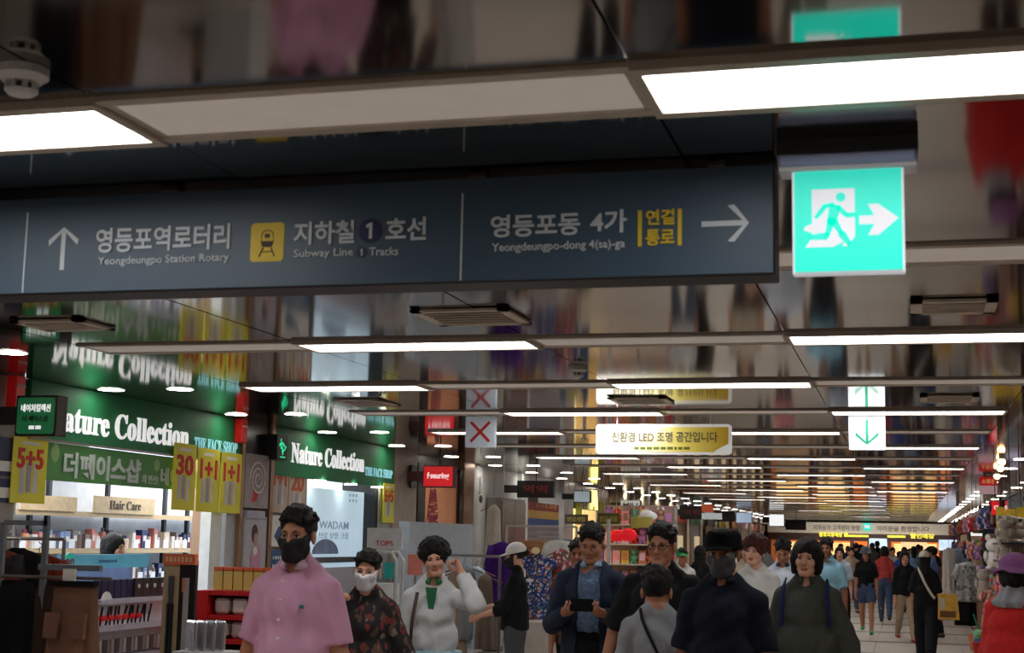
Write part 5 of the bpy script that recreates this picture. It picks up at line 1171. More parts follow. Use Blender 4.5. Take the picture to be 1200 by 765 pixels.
walker('shop clerk with black hair behind the make-up display', -6.35, 10.95, 1.60, PI / 2, 'fair', ('bob', 'black'), True, top=dict(mat=black_cloth, sleeve=.8, hem=.48), legs=dict(mat=black_cloth), stride=0)
walker('person with brown hair and cream top, half hidden behind the capped man', -1.95, 18.6, 1.66, 0, 'fair', ('wavy', 'brown'), True, top=dict(mat=cloth('cream_top', (190, 176, 156)), sleeve=.8, hem=.48), legs=dict(mat=dark_trs))
TOPC = [('white', (206, 204, 200)), ('black', (24, 24, 28)), ('navy', (34, 44, 84)), ('bright blue', (44, 84, 170)), ('grey', (120, 120, 122)), ('pink', (196, 130, 140)), ('beige', (180, 160, 134)), ('light blue', (130, 160, 200))]
far = [(-1.51, 45.6, 1.70, 1), (-1.49, 49.8, 1.66, 6), (-1.18, 52.0, 1.73, 4), (-1.05, 54.1, 1.80, 1), (-.41, 41.8, 1.60, 0), (-.20, 37.6, 1.50, 3), (-.11, 48.1, 1.61, 1), (.16, 44.0, 1.64, 7), (.34, 52.4, 1.70, 4), (.45, 39.9, 1.57, 2), (-2.0, 46.6, 1.67, 2), (-2.44, 30.8, 1.61, 5), (-1.52, 58.2, 1.61, 0), (-1.36, 37.3, 1.58, 6), (.06, 57.6, 1.56, 5), (-3.6, 38.8, 1.62, 4), (.75, 47, 1.63, 1), (-2.7, 52, 1.65, 0), (-.75, 50, 1.62, 2), (.5, 60, 1.68, 6), (-3.3, 56, 1.68, 3), (-2.3, 60, 1.6, 1)]
R = random.Random(21); HS = ['short', 'bob', 'longhair', 'short', 'tied']; HSN = {'short': 'short hair', 'bob': 'bobbed hair', 'longhair': 'long hair', 'tied': 'tied hair'}
for i, (x, y, H, c) in enumerate(far):
    hst = HS[i % 5]; back = R.random() < .5; lg = R.choice([('dark trousers', dark_trs), ('blue jeans', jeans), ('grey trousers', grey_trs)])
    person('distant %s in %s top and %s, %s, %s' % ('shopper walking away' if back else 'shopper coming closer', TOPC[c][0], lg[0], HSN[hst], ['middle of crowd', 'left of crowd', 'at the back'][0 if x > -1 and y < 50 else 1 if y < 50 else 2]),
           x, y, H, (PI if back else 0) + R.uniform(-.3, .3), R.choice(['tan', 'fair', 'dark']), (hst, 'black'), hst != 'short', R.uniform(.95, 1.15), top=dict(mat=cloth('crowd_' + TOPC[c][0].replace(' ', '_'), TOPC[c][1]), sleeve=.85, hem=.49, wide=.015), legs=dict(mat=lg[1]), stride=.28, lod=2, group='distant shoppers filling the end of the arcade')

# ================================================================ SHOPS FURTHER ALONG THE LEFT WALL
def hanger(parent, cx, y, z, fr, w=.38):
    Rv, U = fr; c0 = Vector((cx, y, z)); b = MB(); hm_ = mat('hanger_wood', (120, 84, 56), rough=.5)
    b.tube([c0 - Rv * w / 2 - U * .09, c0 - U * .02, c0 + Rv * w / 2 - U * .09], .008, hm_, 6); b.tube([c0 - U * .02, c0 + U * .03, c0 + Rv * .02 + U * .05, c0 + U * .07 - Rv * .01], .004, steel, 6); b.build('hanger', parent); return b
def garment(label, cx, y, z, w, L, m, fr=FRONT, kind='dress', flare=1.25, group=None, sleeves=.16, name=None, seed=0, hang=True, rod=False):
    """a hanging garment: hollow-looking folded cloth tube under a hanger; z is the shoulder height"""
    Rv, U = fr; N = Rv.cross(U); c0 = Vector((cx, y, z)); t = thing(name or kind, label, kind, (cx, y, z - L), 0, group); R_ = random.Random(seed + int(cx * 31 + y * 7)); n = 44; rows = 12; b = MB(); vs = []; ph = R_.uniform(0, 6)
    for r in range(rows + 1):
        q = (0, .012, .05, .10)[r] if r < 4 else .10 + .90 * (r - 3) / (rows - 3); wd = w / 2 * ((.28, .36, .92, 1.0)[min(r, 3)] if kind != 'skirt' else .8) * (1 + (flare - 1) * q); dp = (.02, .03, .045, .055)[min(r, 3)] + .04 * q
        for i in range(n):
            a = 2 * PI * i / n; fold = 1 + ((.30 if kind == 'skirt' else .14) * q + .02) * math.sin(a * (7 if kind == 'skirt' else 5) + ph) ; p = c0 + Rv * (wd * math.cos(a) * (1 + .02 * math.sin(q * 9 + ph))) + N * (dp * math.sin(a) * fold + .014 * q * math.sin(a * 9 + ph)) - U * (L * q); vs.append(p)
    fs = [(r * n + i, r * n + (i + 1) % n, (r + 1) * n + (i + 1) % n, (r + 1) * n + i) for r in range(rows) for i in range(n)] + [tuple(range(rows * n, rows * n + n))]
    b.raw(vs, fs, m); b.build('cloth_body', t, True)
    if sleeves > 0:
        for s_ in (-1, 1):
            q = MB(); q.cyl(c0 + Rv * s_ * w * .44 - U * .05, c0 + Rv * s_ * (w * .5 + .06) - U * (.08 + sleeves), .052, m, 10, r2=.062); q.build('sleeve', t, True)
    if hang: hanger(t, cx, y, z, fr)
    if rod: MB().cyl(c0 + U * .06, (c0.x, c0.y, ZC), .004, steel, 6).build('hanging_rod', t)
    return t
# --- clothes rack at the left edge, with skirts and dark coats
t = thing('clothes_rail', 'grey metal clothes rail with a tall upright at the left edge', 'clothes rail', (-5.1, 7.9, 0)); rm_ = mat('rail_grey', (118, 124, 132), rough=.4, metal=.4)
MB().box((-5.24, 8.0, 1.66), (.30, .03, .03), rm_).box((-5.10, 8.0, .83), (.032, .03, 1.69), rm_).box((-5.40, 8.0, .83), (.03, .03, 1.66), rm_).build('upright_frame', t)
MB().box((-4.92, 8.0, 1.395), (.42, .04, .035), rm_).build('front_arm', t); MB().box((-5.1, 8.0, .02), (.9, .5, .04), rm_).build('base', t)
MB().cyl((-5.6, 7.98, 1.335), (-4.62, 7.98, 1.335), .01, steel, 8).build('hanging_bar', t)
MB().box((-4.86, 7.90, 1.35), (.08, .02, .08), wpost).build('price_holder', t)
brown = cloth('brown_skirt_cloth', (120, 86, 68)); black2 = cloth('black_skirt_cloth', (15, 15, 17)); darkred = print_mat('dark_red_knit', (44, 26, 24), [(90, 34, 22), (30, 20, 20)], 24)
garment('brown gathered skirt with two pockets on the left clothes rail', -4.83, 7.93, 1.31, .36, .95, brown, kind='skirt', flare=1.55, sleeves=0, hang=False)
for s_, nm in ((-1, 'a'), (1, 'b')): pass
sk = [o for o in S.objects if o.name.startswith('skirt') and o.parent is None][-1]
MB().box((-4.92, 7.835, 1.06), (.09, .03, .15), brown, rx=-.08).build('pocket', sk); MB().box((-4.74, 7.835, 1.06), (.09, .03, .15), brown, rx=-.08).build('pocket', sk); MB().box((-4.83, 7.90, 1.305), (.30, .06, .03), black2).build('waistband', sk)
for i, (x, lab, m, L) in enumerate(((-5.22, 'black skirt hanging left of the brown skirt', black2, 1.0), (-5.34, 'second black skirt from the brown skirt', black2, 1.0), (-5.13, 'dark brown skirt tucked behind the brown skirt', cloth('dark_brown_skirt', (58, 42, 36)), .95))):
    garment(lab, x, 8.0 + .02 * i, 1.31, .20, L, m, kind='skirt', flare=1.4, sleeves=0, hang=False)
coats = [('dark rust coat at the left edge on the rail', darkred, -5.92, 1.50), ('dark patterned jacket behind the black skirts', print_mat('dark_jacket_print', (26, 24, 26), [(40, 36, 40), (110, 40, 26)], 16, thr=.7), -5.72, 1.50), ('black coat hanging behind the rail upright', black2, -5.60, 1.50), ('rust red cardigan behind the rail upright', cloth('rust_cloth', (120, 42, 26)), -5.48, 1.47), ('black jacket at the far left of the rail', black2, -6.2, 1.46)]
for i, (lab, m, x, z) in enumerate(coats): garment(lab, x + .0, 8.35 + .06 * i, z, .34, .75, m, kind='coat', flare=1.1, sleeves=.4, name='coat')
t = thing('clothes_rail', 'second dark clothes rail behind, carrying the coats', 'clothes rail', (-5.4, 8.5, 0)); MB().cyl((-6.0, 8.32, 1.56), (-5.42, 8.72, 1.56), .012, steel, 8).cyl((-5.42, 8.72, 0), (-5.42, 8.72, 1.56), .012, steel, 8).cyl((-5.9, 8.32, 0), (-5.9, 8.32, 1.56), .012, steel, 8).build('rail_frame', t)
# --- grey board, red blade sign, peach window
t = thing('display_board', 'large pale grey free-standing board behind the woman in the white jacket', 'board', (-5.15, 16.2, 0)); MB().box((-5.22, 16.2, .90), (.12, 2.4, 1.77), mat('board_blue_grey', (172, 182, 192), rough=.5)).build('panel', t)
for y in (15.3, 17.1): MB().box((-5.22, y, .02), (.5, .06, .04), steel).build('foot', t)
t = thing('price_board', 'small pink and orange price board beside the white jacket', 'sign', (-4.0, 11.8, 0)); MB().box((-4.0, 11.8, 1.39), (.13, .02, .17), mat('board_coral', (206, 120, 104), rough=.5)).cyl((-4.0, 11.81, 0), (-4.0, 11.81, 1.3), .01, steel).cyl((-4.0, 11.81, 0), (-4.0, 11.81, .02), .12, steel).build('board', t)
def blade(lab, y, z0, h, w, face, words, wm, name='blade_sign', case=None, x0=-5.9, depth=.12, tw=.7, th=.35, ser=False):
    t = thing(name, lab, 'sign', (x0 + .2, y, z0)); MB().box((x0 + .10, y + depth / 2, z0 + h * .5), (.22, .05, h * .45), case or black_m).build('wall_bracket', t)
    MB().box((x0 + .2 + w / 2, y + depth / 2, z0 + h / 2), (w, depth, h), case or black_m, bev=.006).build('case', t); MB().panel((x0 + .215, y, z0 + .015), FRONT, w - .03, h - .03, .004, face).build('lit_face', t)
    if x0 > -5.95: MB().cyl((x0 + .2 + w * .5, y + depth / 2, z0 + h), (x0 + .2 + w * .5, y + depth / 2, ZC), .008, black_m).build('hanger_rod', t)
    if words: MB().text(words, (x0 + .2 + w * (1 - tw) / 2, y - .006, z0 + h * (.5 - th / 2)), FRONT, w * tw, h * th, wm, .02).build('lettering', t)
    return t
red_l = mat('blade_red_face', (206, 20, 30), rough=.4, emit=.55)
blade('red lit blade sign with white script lettering on the beige pier', 17.0, 2.22, .27, .40, red_l, 'f·seuring', lit_w, case=mat('dark_red_case', (80, 20, 20), rough=.4))
t = thing('wall_socket_plate', 'dark bracket plate behind the red blade sign', 'plate', (-5.9, 17.0, 2.3)); MB().box((XW + .04, 17.25, 2.36), (.03, .2, .28), darkp).build('plate', t)
peach = mat('peach_print', (206, 138, 96), rough=.5, var=.06, emit=.12)
t = thing('window_poster', 'tall peach poster with patterned dress in the window by the red sign', 'poster', (-5.99, 18.5, 1.0)); MB().box((-6.02, 18.75, 1.55), (.03, 1.5, 1.9), peach).build('sheet', t)
pd = print_mat('zigzag_dress_print', (150, 52, 66), [(206, 140, 110), (120, 40, 60), (220, 180, 140)], 14, (1, .3, 3))
b = MB(); b.prism([(-.22, 0), (.30, -.1), (.26, .45), (.14, .85), (-.05, .85), (-.16, .45)], (-6.004, 18.3, 1.45), LEFTW, .01, pd); b.build('printed_dress', t)
MB().ball((-6.0, 18.45, 2.38), (.01, .12, .12), hair_p).build('printed_head', t)
struct(MB().box((-5.97, 17.72, 1.3), (.05, .30, 2.5), darkp).box((-5.97, 19.45, 1.3), (.05, .14, 2.5), darkp), 'trim_2')
# --- purple cardigan rack, white long clothes
garment('deep purple cardigan hanging beside the grey board', -4.95, 18.0, 1.58, .30, .82, cloth('purple_cloth', (78, 34, 130)), kind='cardigan', flare=1.15, sleeves=.4, name='cardigan', rod=True)
garment('long white dress hanging on the wall beside the metal pier', -5.72, 20.3, 2.1, .20, 1.25, cloth('ivory_cloth', (226, 220, 208)), kind='dress', flare=1.35, sleeves=0, rod=True)
t = thing('bag_stand', 'low stand with white handbag beside the purple cardigan', 'stand', (-4.8, 18.4, 0)); MB().cyl((-4.72, 18.3, 0), (-4.82, 18.3, 1.1), .02, white_pl).cyl((-5.0, 18.3, 0), (-4.9, 18.3, 1.1), .02, white_pl).box((-4.85, 18.3, 1.1), (.4, .3, .03), white_pl).build('stand_frame', t)
for x, lab, m in ((-4.80, 'white handbag on the bag stand', white_pl), (-4.95, 'cream handbag below the purple cardigan', cream)):
    o = thing('handbag', lab, 'handbag', (x, 18.2, 1.12)); MB().box((x, 18.22, 1.19), (.2, .1, .14), m, bev=.03).build('bag_body', o); MB().tube([(x + .07 * math.cos(a * PI / 8), 18.22, 1.25 + .09 * math.sin(a * PI / 8)) for a in range(9)], .008, m, 6).build('handle', o)
# --- steel shutter door, shop with LED sign
t = thing('steel_cabinet', 'tall brushed steel double cabinet on the white wall', 'cabinet', (-5.85, 21.5, 0)); MB().box((-5.86, 21.5, 1.12), (.22, 1.4, 2.2), steel).build('body', t)
for y in (21.16, 21.84): d_ = MB().box((-5.74, y, 1.12), (.02, .66, 2.1), mat('steel_door', (160, 156, 152), rough=.22, metal=.9)).build('door', t); MB().box((-5.72, y + (.27 if y < 21.5 else -.27), 1.15), (.02, .02, .16), black_m).build('handle', d_)
t = thing('round_mirror', 'small dark bow-shaped ornament on the white wall', 'ornament', (-5.9, 20.35, 2.2)); MB().ball((-5.93, 20.35, 2.18), (.02, .07, .06), mat('bronze', (90, 74, 58), rough=.4)).cyl((-5.95, 20.35, 2.24), (-5.95, 20.35, 2.5), .006, black_m).build('bow', t)
led = mat('led_screen_black', (16, 12, 14), rough=.3); ledr = mat('led_red', (120, 26, 26), rough=.4, emit=.12)
blade('black LED blade sign with dim red characters', 21.2, 2.235, .25, .56, led, '역역', ledr, x0=-5.82, tw=.66, th=.5)
t = thing('striped_banner', 'red yellow and blue banner above the shutter under the LED sign', 'banner', (-5.95, 24.2, 2.0))
for i, (c, nm) in enumerate((((150, 24, 30), 'red'), ((200, 160, 70), 'yellow'), ((44, 84, 150), 'blue'))): MB().box((-5.95, 24.2, 2.16 - i * .13), (.03, 2.2, .13), mat('stripe_' + nm, c, rough=.5)).build(nm + '_stripe', t)
MB().text('온가족 의류', (-5.93, 23.6, 2.13), LEFTW, 1.5, .08, mat('gold_lettering', (200, 150, 90), rough=.5), .02).build('lettering', t)
t = thing('roller_shutter', 'pale grey roller shutter under the striped banner', 'shutter', (-5.98, 24.2, 0)); shm = mat('shutter_grey', (150, 150, 154), rough=.5)
for i in range(22): MB().box((-6.0, 24.2, .05 + i * .083), (.03, 2.7, .076), shm, bev=.008).build('slat', t)
# --- dress racks
fr_m = mat('rack_white_metal', (190, 188, 184), rough=.4)
t = thing('garment_rack', 'white metal garment rack holding the floral dresses', 'garment rack', (-4.9, 19.6, 0))
MB().box((-4.9, 19.85, 1.80), (1.0, .03, .03), fr_m).box((-5.4, 19.85, .9), (.03, .03, 1.8), fr_m).box((-4.4, 19.85, .9), (.03, .03, 1.8), fr_m).box((-4.9, 19.85, .05), (1.0, .3, .03), fr_m).build('frame', t)
floral = print_mat('blue_floral_cloth', (30, 52, 120), [(60, 100, 170), (30, 44, 100), (190, 200, 220), (206, 120, 90), (60, 110, 80)], 42, thr=.35); pinkf = print_mat('pink_floral_cloth', (150, 60, 66), [(190, 110, 120), (120, 50, 60), (210, 190, 190), (90, 100, 80)], 30, thr=.4)
garment('long blue floral dress on the white garment rack', -4.86, 19.5, 1.42, .36, 1.0, floral, flare=1.15, sleeves=.10)
garment('long pink floral strap dress on the white garment rack', -4.56, 19.62, 1.50, .24, 1.05, pinkf, flare=1.3, sleeves=0)
garment('white tee worn under the pink floral dress on the rack', -4.62, 19.74, 1.62, .34, .35, white_cloth, kind='tee', flare=1.0, sleeves=.2, name='tee_shirt')
garment('red brown printed blouse behind the blue floral dress', -5.08, 19.74, 1.52, .34, .7, print_mat('brown_floral_cloth', (120, 70, 50), [(180, 130, 90), (90, 40, 36)], 24), kind='blouse', flare=1.1, sleeves=.2)
garment('tan blouse at the top of the garment rack', -5.0, 19.9, 1.62, .38, .4, cloth('tan_cloth', (176, 130, 92)), kind='blouse', flare=1.0, sleeves=.16)
t = thing('price_tag_board', 'round cream price tag above the blue floral dress', 'price tag', (-4.83, 19.4, 1.64)); q = MB(); q.prism([(.055 * math.cos(i * PI / 10) * 1.1, .045 * math.sin(i * PI / 10)) for i in range(20)], (-4.86, 19.38, 1.47), FRONT, .01, mat('tag_cream', (226, 206, 160), rough=.5)); q.build('tag', t)
t = thing('white_box', 'low white box on the floor below the floral dresses', 'box', (-4.75, 19.1, 0)); MB().box((-4.75, 19.05, .28), (.55, .5, .56), mat('box_offwhite', (190, 184, 176), rough=.5), bev=.01).build('box_body', t)
gar = [('grey cardigan in front of the white-capped woman', (130, 134, 140), -4.15), ('pale blue blouse in front of the white-capped woman', (176, 190, 204), -4.05), ('beige long coat in front of the white-capped woman', (150, 130, 110), -4.22), ('taupe cardigan in front of the white-capped woman', (120, 104, 92), -3.98)]
t = thing('clothes_rail', 'steel clothes rail the white-capped woman is browsing', 'clothes rail', (-4.1, 13.6, 0)); MB().cyl((-4.45, 13.75, 1.45), (-3.8, 13.75, 1.45), .012, steel, 8).cyl((-4.45, 13.75, 0), (-4.45, 13.75, 1.45), .014, steel, 8).cyl((-3.8, 13.75, 0), (-3.8, 13.75, 1.45), .014, steel, 8).box((-4.12, 13.75, .02), (.8, .4, .03), steel).build('rail_frame', t)
for i, (lab, c, x) in enumerate(gar): garment(lab, x, 13.72 + (i % 2) * .08, 1.38 - .03 * i, .18, .72 + .06 * (i % 3), cloth('rail_cloth_%d' % i, c), kind='cardigan', flare=1.3, sleeves=0, name='hanging_garment')
# --- lit shop: white panel sign, neon sign, yellow glow
blade('white lit panel sign on the black bracket before the yellow neon sign', 24.6, 2.255, .21, .30, mat('panel_lit_grey', (186, 204, 214), rough=.4, emit=.35), None, None, x0=-5.72)
b = MB().box((-5.955, 28.1, 2.42), (.05, 3.5, .44), darkp); tt = thing('shop_fascia', 'dark fascia with yellow neon emblem over the brightly lit shop', 'shop sign', (-5.98, 28, 2.2)); b.build('board', tt)
neon = mat('neon_yellow', (255, 236, 130), emit=2.2, var=0)
b = MB()
for a, c in (((-.16, 0), (-.10, .36)), ((-.10, .36), (.0, .12)), ((.0, .12), (.10, .36)), ((.10, .36), (.16, 0)), ((-.12, .1), (.12, .1))): b.tube([(-5.92, 28.2 + a[0] * 1.6, 2.22 + a[1]), (-5.92, 28.2 + c[0] * 1.6, 2.22 + c[1])], .035, neon, 8)
b.build('neon_emblem', tt)
t = thing('glowing_display', 'bright cream lit display wall inside the yellow-lit shop', 'light box', (-6.4, 27.6, 1)); MB().box((-6.5, 27.7, 1.55), (.05, 2.6, 1.2), mat('cream_glow', (255, 232, 170), rough=.5, emit=1.1, var=.15, vs=4)).build('lit_panel', t)
cols = [(200, 40, 40), (230, 180, 200), (230, 226, 222), (220, 190, 70), (170, 110, 170), (90, 150, 120), (240, 150, 150), (120, 90, 160), (200, 120, 80), (70, 110, 170), (40, 40, 44), (150, 110, 90)]
gm_ = [mat('goods_%d' % i, c, rough=.6, var=.12, vs=20) for i, c in enumerate(cols)]
CN = ['red', 'pale pink', 'white', 'yellow', 'mauve', 'green', 'salmon', 'violet', 'orange brown', 'blue', 'black', 'brown']
R = random.Random(33)
def plush(lab, x, y, z, s, m, m2, fr=FRONT, group=None, hang=0):
    t = thing('soft_toy', lab, 'soft toy', (x, y, z), 0, group); b = MB().ball((x, y, z + .09 * s), (.075 * s, .065 * s, .09 * s), m, 12, 7); b.build('toy_body', t, True)
    MB().ball((x, y - .01 * s, z + .22 * s), (.075 * s, .07 * s, .068 * s), m, 12, 7).build('head', t, True)
    for s_ in (-1, 1):
        MB().ball((x + s_ * .05 * s, y, z + .29 * s), (.026 * s, .018 * s, .034 * s), m2, 8, 5).build('ear', t, True); MB().ball((x + s_ * .075 * s, y - .03 * s, z + .12 * s), (.022 * s, .022 * s, .05 * s), m, 8, 5).build('arm', t, True); MB().ball((x + s_ * .045 * s, y - .05 * s, z + .02 * s), (.03 * s, .04 * s, .024 * s), m, 8, 5).build('foot', t, True)
    return t
# toy and sweet stall between the columns, left of centre
st = thing('toy_stall', 'tiered toy stall packed with colourful goods behind the large man', 'stall', (-4.9, 27.5, 0))
sm_ = mat('stall_white', (190, 186, 184), rough=.5)
for i in range(5): MB().box((-4.98, 27.6, .45 + i * .37), (1.5, .5, .03), sm_).build('shelf', st)
for x in (-5.72, -4.98, -4.24): MB().box((x, 27.8, 1.15), (.05, .08, 2.3), sm_).build('upright', st)
MB().box((-4.98, 27.87, 1.2), (1.5, .03, 2.2), mat('stall_back_pink', (206, 170, 172), rough=.6)).build('back_panel', st)
for i in range(5):
    for j in range(9):
        x = -5.64 + j * .165; k = R.randrange(12); z = .465 + i * .37
        if R.random() < .5: plush('%s soft toy, %s from the left on tier %s of the toy stall' % (CN[k], ORD[j], ['one', 'two', 'three', 'four', 'five'][i]), x, 27.5, z, 1.0, gm_[k], gm_[(k + 3) % 12], group='soft toys on the toy stall')
        else:
            t = thing('toy_box', '%s boxed toy, %s from the left on tier %s of the toy stall' % (CN[k], ORD[j], ['one', 'two', 'three', 'four', 'five'][i]), 'toy box', (x, 27.5, z), 0, 'boxed toys on the toy stall'); MB().box((x, 27.5, z + .12), (.14, .15, .24), gm_[k]).build('carton_box', t); MB().box((x, 27.42, z + .13), (.10, .006, .14), gm_[(k + 5) % 12]).build('picture', t)
t = thing('heart_balloon', 'large red shape hanging in the middle of the toy stall', 'balloon', (-4.6, 27.1, 1.6)); MB().ball((-5.19, 26.9, 1.72), (.17, .06, .11), red_l, 14, 8).ball((-4.99, 26.9, 1.74), (.17, .06, .12), red_l, 14, 8).build('balloon_body', t, True); MB().cyl((-5.09, 26.9, 1.78), (-5.09, 26.9, ZC), .004, white_pl).build('string', t)
for (x, y, z, w, h, c, lab) in ((-5.86, 26.6, 2.10, .12, .40, (206, 206, 90), 'yellow hanging price card left of the neon sign'), (-5.46, 26.7, 2.10, .12, .46, (214, 206, 110), 'tall pale yellow hanging price card'), (-5.68, 25.6, 1.99, .42, .17, (90, 76, 66), 'brown hanging price board above the man with the phone'), (-5.28, 26.5, 2.02, .42, .20, (110, 104, 40), 'olive price board with yellow characters'), (-4.74, 26.9, 1.97, .40, .20, (196, 180, 90), 'yellow price board right of the man with the phone'), (-3.3, 26.8, 2.05, .0, .0, (0, 0, 0), '')):
    if w == 0: continue
    t = thing('price_card', lab, 'price card', (x, y, z)); MB().panel((x - w / 2, y, z - h / 2), FRONT, w, h, .02, mat('card_%d_%d' % (c[0], c[1]), c, rough=.5)).build('card', t); MB().cyl((x - w * .35, y, z + h / 2), (x - w * .35, y, ZC), .004, white_pl).cyl((x + w * .35, y, z + h / 2), (x + w * .35, y, ZC), .004, white_pl).build('string', t)
    if w > .4: MB().text('반값세일', (x - w * .38, y - .022, z - h * .25), FRONT, w * .76, h * .5, mat('card_lettering_yellow', (206, 196, 90) if c[0] < 150 else (110, 90, 30), rough=.5), .02).build('lettering', t)
t = thing('lollipop_sign', 'white cloud-shaped hanging sign above the large man', 'sign', (-4.68, 27.2, 2.05)); MB().ball((-4.70, 27.2, 2.12), (.13, .03, .09), white_pl, 16, 8).ball((-4.60, 27.2, 2.09), (.10, .03, .08), white_pl, 16, 8).build('cloud', t); MB().cyl((-4.68, 27.2, 2.15), (-4.68, 27.2, ZC), .004, white_pl).build('string', t)
t = thing('blue_poster_stand', 'blue poster stand with yellow rings left of the man with the phone', 'poster stand', (-4.45, 22.5, 0)); MB().box((-4.92, 21.9, 1.05), (.44, .03, 1.15), mat('poster_blue', (60, 96, 150), rough=.5)).cyl((-4.92, 21.93, 0), (-4.92, 21.93, .5), .02, steel).box((-4.92, 21.9, .02), (.4, .3, .03), steel).build('board', t)
b = MB().panel((-5.04, 21.88, 1.44), FRONT, .26, .15, .004, ypost); b.tube([(-4.92 + .07 * math.cos(a * PI / 8), 21.88, 1.15 + .07 * math.sin(a * PI / 8)) for a in range(16)], .014, ypost, 6, True); b.build('printed_ring', t)
for x in (-5.62, -5.16): o = thing('white_post', ['left', 'right'][x > -5.4] + ' white post at the front of the toy stall', 'post', (x, 25.9, 0)); MB().cyl((x, 25.9, 0), (x, 25.9, 2.0), .035, white_pl, 12).build('pole', o); MB().cyl((x, 25.9, 0), (x, 25.9, .03), .16, white_pl, 16).build('foot', o)
# MIU sign and beige fluted fascia
blade('pale blade sign reading MIU before the fluted beige fascia', 29.0, 2.23, .21, .42, mat('miu_face', (196, 204, 204), rough=.4, emit=.3), 'MIU', mat('miu_lettering', (50, 56, 60), rough=.5), x0=-5.75, th=.4)
tt = thing('fluted_fascia', 'beige fluted metal fascia lit in vertical bands', 'shop sign', (-5.95, 34, 2.2)); flm = mat('fluted_beige', (206, 188, 156), rough=.35, metal=.3)
for i in range(24): MB().cyl((-5.99, 30.2 + i * .345, 2.22), (-5.99, 30.2 + i * .345, 2.655), .165, flm, 12).build('flute', tt, True)
t = thing('striped_banner', 'orange and blue banner under the fluted fascia', 'banner', (-5.97, 34, 2.1)); MB().box((-5.97, 34.2, 2.14), (.03, 8.0, .1), mat('stripe_orange', (190, 130, 80), rough=.5)).build('orange_stripe', t); MB().box((-5.97, 34.2, 2.03), (.03, 8.0, .1), MATS['stripe_blue']).build('blue_stripe', t)
blade('black blade sign between two grey columns left of the black cap', 37.0, 2.20, .34, .62, led, '의류', ledr, x0=-5.75)
blade('dark blade sign further back above the black cap', 43.5, 2.25, .3, .6, mat('dark_blue_sign', (40, 46, 60), rough=.4), None, None, x0=-5.7)
blade('white blade sign further back right of the black cap', 46.5, 2.25, .34, .5, mat('sign_lit_blue_white', (170, 190, 214), rough=.4, emit=.5), None, None, x0=-5.4)
blade('bright white square lamp sign above the woman in white', 49.0, 2.2, .4, .5, mat('sign_lit_white', (236, 238, 240), rough=.4, emit=1.0), None, None, x0=-4.6)
blade('dark blade sign above the man in the pale shirt', 52.0, 2.12, .34, .7, led, None, None, x0=-4.3)
t = thing('first_aid_sign', 'small orange and white hanging sign above the capped man', 'sign', (-4.2, 33, 2.3)); MB().panel((-4.45, 33, 2.30), FRONT, .26, .16, .03, mat('sign_orange', (206, 96, 60), rough=.5, emit=.3)).panel((-4.45, 33, 2.14), FRONT, .45, .14, .03, mat('sign_white_lit', (206, 214, 220), rough=.5, emit=.35)).build('board', t); MB().cyl((-4.3, 33, 2.46), (-4.3, 33, ZC), .005, white_pl).build('hanger', t)
for i in range(8):
    y = 38.6 + i * 3.3; c = [(150, 120, 96), (170, 168, 170), (130, 90, 70), (190, 160, 120)][i % 4]
    t = thing('small_shop', 'distant %s shop front far along the left wall, number %s from the columns' % (['tan', 'grey', 'brown', 'cream'][i % 4], ['one', 'two', 'three', 'four', 'five', 'six', 'seven', 'eight'][i]), 'shop', (-5.95, y + 1.4, 0))
    MB().box((-6.02, y + 1.4, 1.15), (.04, 2.3, 2.1), mat('front_%d' % (i % 4), c, rough=.5)).build('front_panel', t); MB().box((-5.97, y + 1.4, 2.28), (.05, 2.4, .26), gm_[(i * 5) % 12]).build('sign_strip', t); MB().box((-5.985, y + 1.4, 1.2), (.03, .9, 1.2), mat('front_glow', (226, 200, 160), rough=.5, emit=.5)).build('lit_pane', t)
# --- far end store front
gl = mat('end_sign_yellow', (240, 226, 70), rough=.4, emit=1.0, var=0)
t = thing('store_sign', 'yellow lit lettering over the far end store, left part', 'shop sign', (-3.2, 65.9, 2)); MB().text('종합의류매장', (-3.75, 65.93, 1.98), FRONT, 1.0, .2, gl, .03).panel((-2.68, 65.93, 2.0), FRONT, .16, .17, .02, gl).panel((-2.5, 65.93, 2.0), FRONT, .85, .08, .02, gl).build('lettering', t)
t = thing('store_sign', 'yellow lit lettering over the far end store, right part', 'shop sign', (.2, 65.9, 2)); MB().panel((-.85, 65.93, 2.0), FRONT, .75, .09, .02, gl).text('할인매장', (.1, 65.93, 1.98), FRONT, 1.0, .2, gl, .03).build('lettering', t)
t = thing('band_lettering', 'grey lettering on the beige band above the far store', 'sign', (-2.4, 65.95, 2.4)); gb_ = mat('band_print', (126, 116, 104), rough=.5)
MB().text('지하상가 고객센터 방향', (-4.0, 65.97, 2.26), FRONT, 2.0, .24, gb_, .02).text('여러분을 환영합니다', (-1.3, 65.97, 2.26), FRONT, 2.2, .24, gb_, .02).build('lettering', t)
glw = mat('store_glow', (255, 196, 130), rough=.5, emit=1.3, var=.3, vs=3)
for i, (x0, x1) in enumerate(((-5.7, -4.3), (-3.9, -2.5), (-.6, 1.2))): o = thing('lit_counter', ['leftmost', 'middle', 'right-hand'][i] + ' warm glowing display wall in the far end store', 'display wall', ((x0 + x1) / 2, 67.2, 0)); MB().box(((x0 + x1) / 2, 67.25, 1.3), (x1 - x0, .1, .9), glw).build('glowing_panel', o); MB().box(((x0 + x1) / 2, 67.1, .4), (x1 - x0, .4, .8), cream).build('counter', o)
t = thing('store_signboard', 'cream lit sign board inside the far end store', 'sign', (.3, 66.8, 1.7)); MB().box((.25, 66.8, 1.70), (1.1, .05, .3), mat('cream_sign', (246, 214, 160), rough=.5, emit=1.0)).build('board', t); MB().cyl((.25, 66.8, 1.85), (.25, 66.8, 2.6), .01, steel).build('hanger', t)
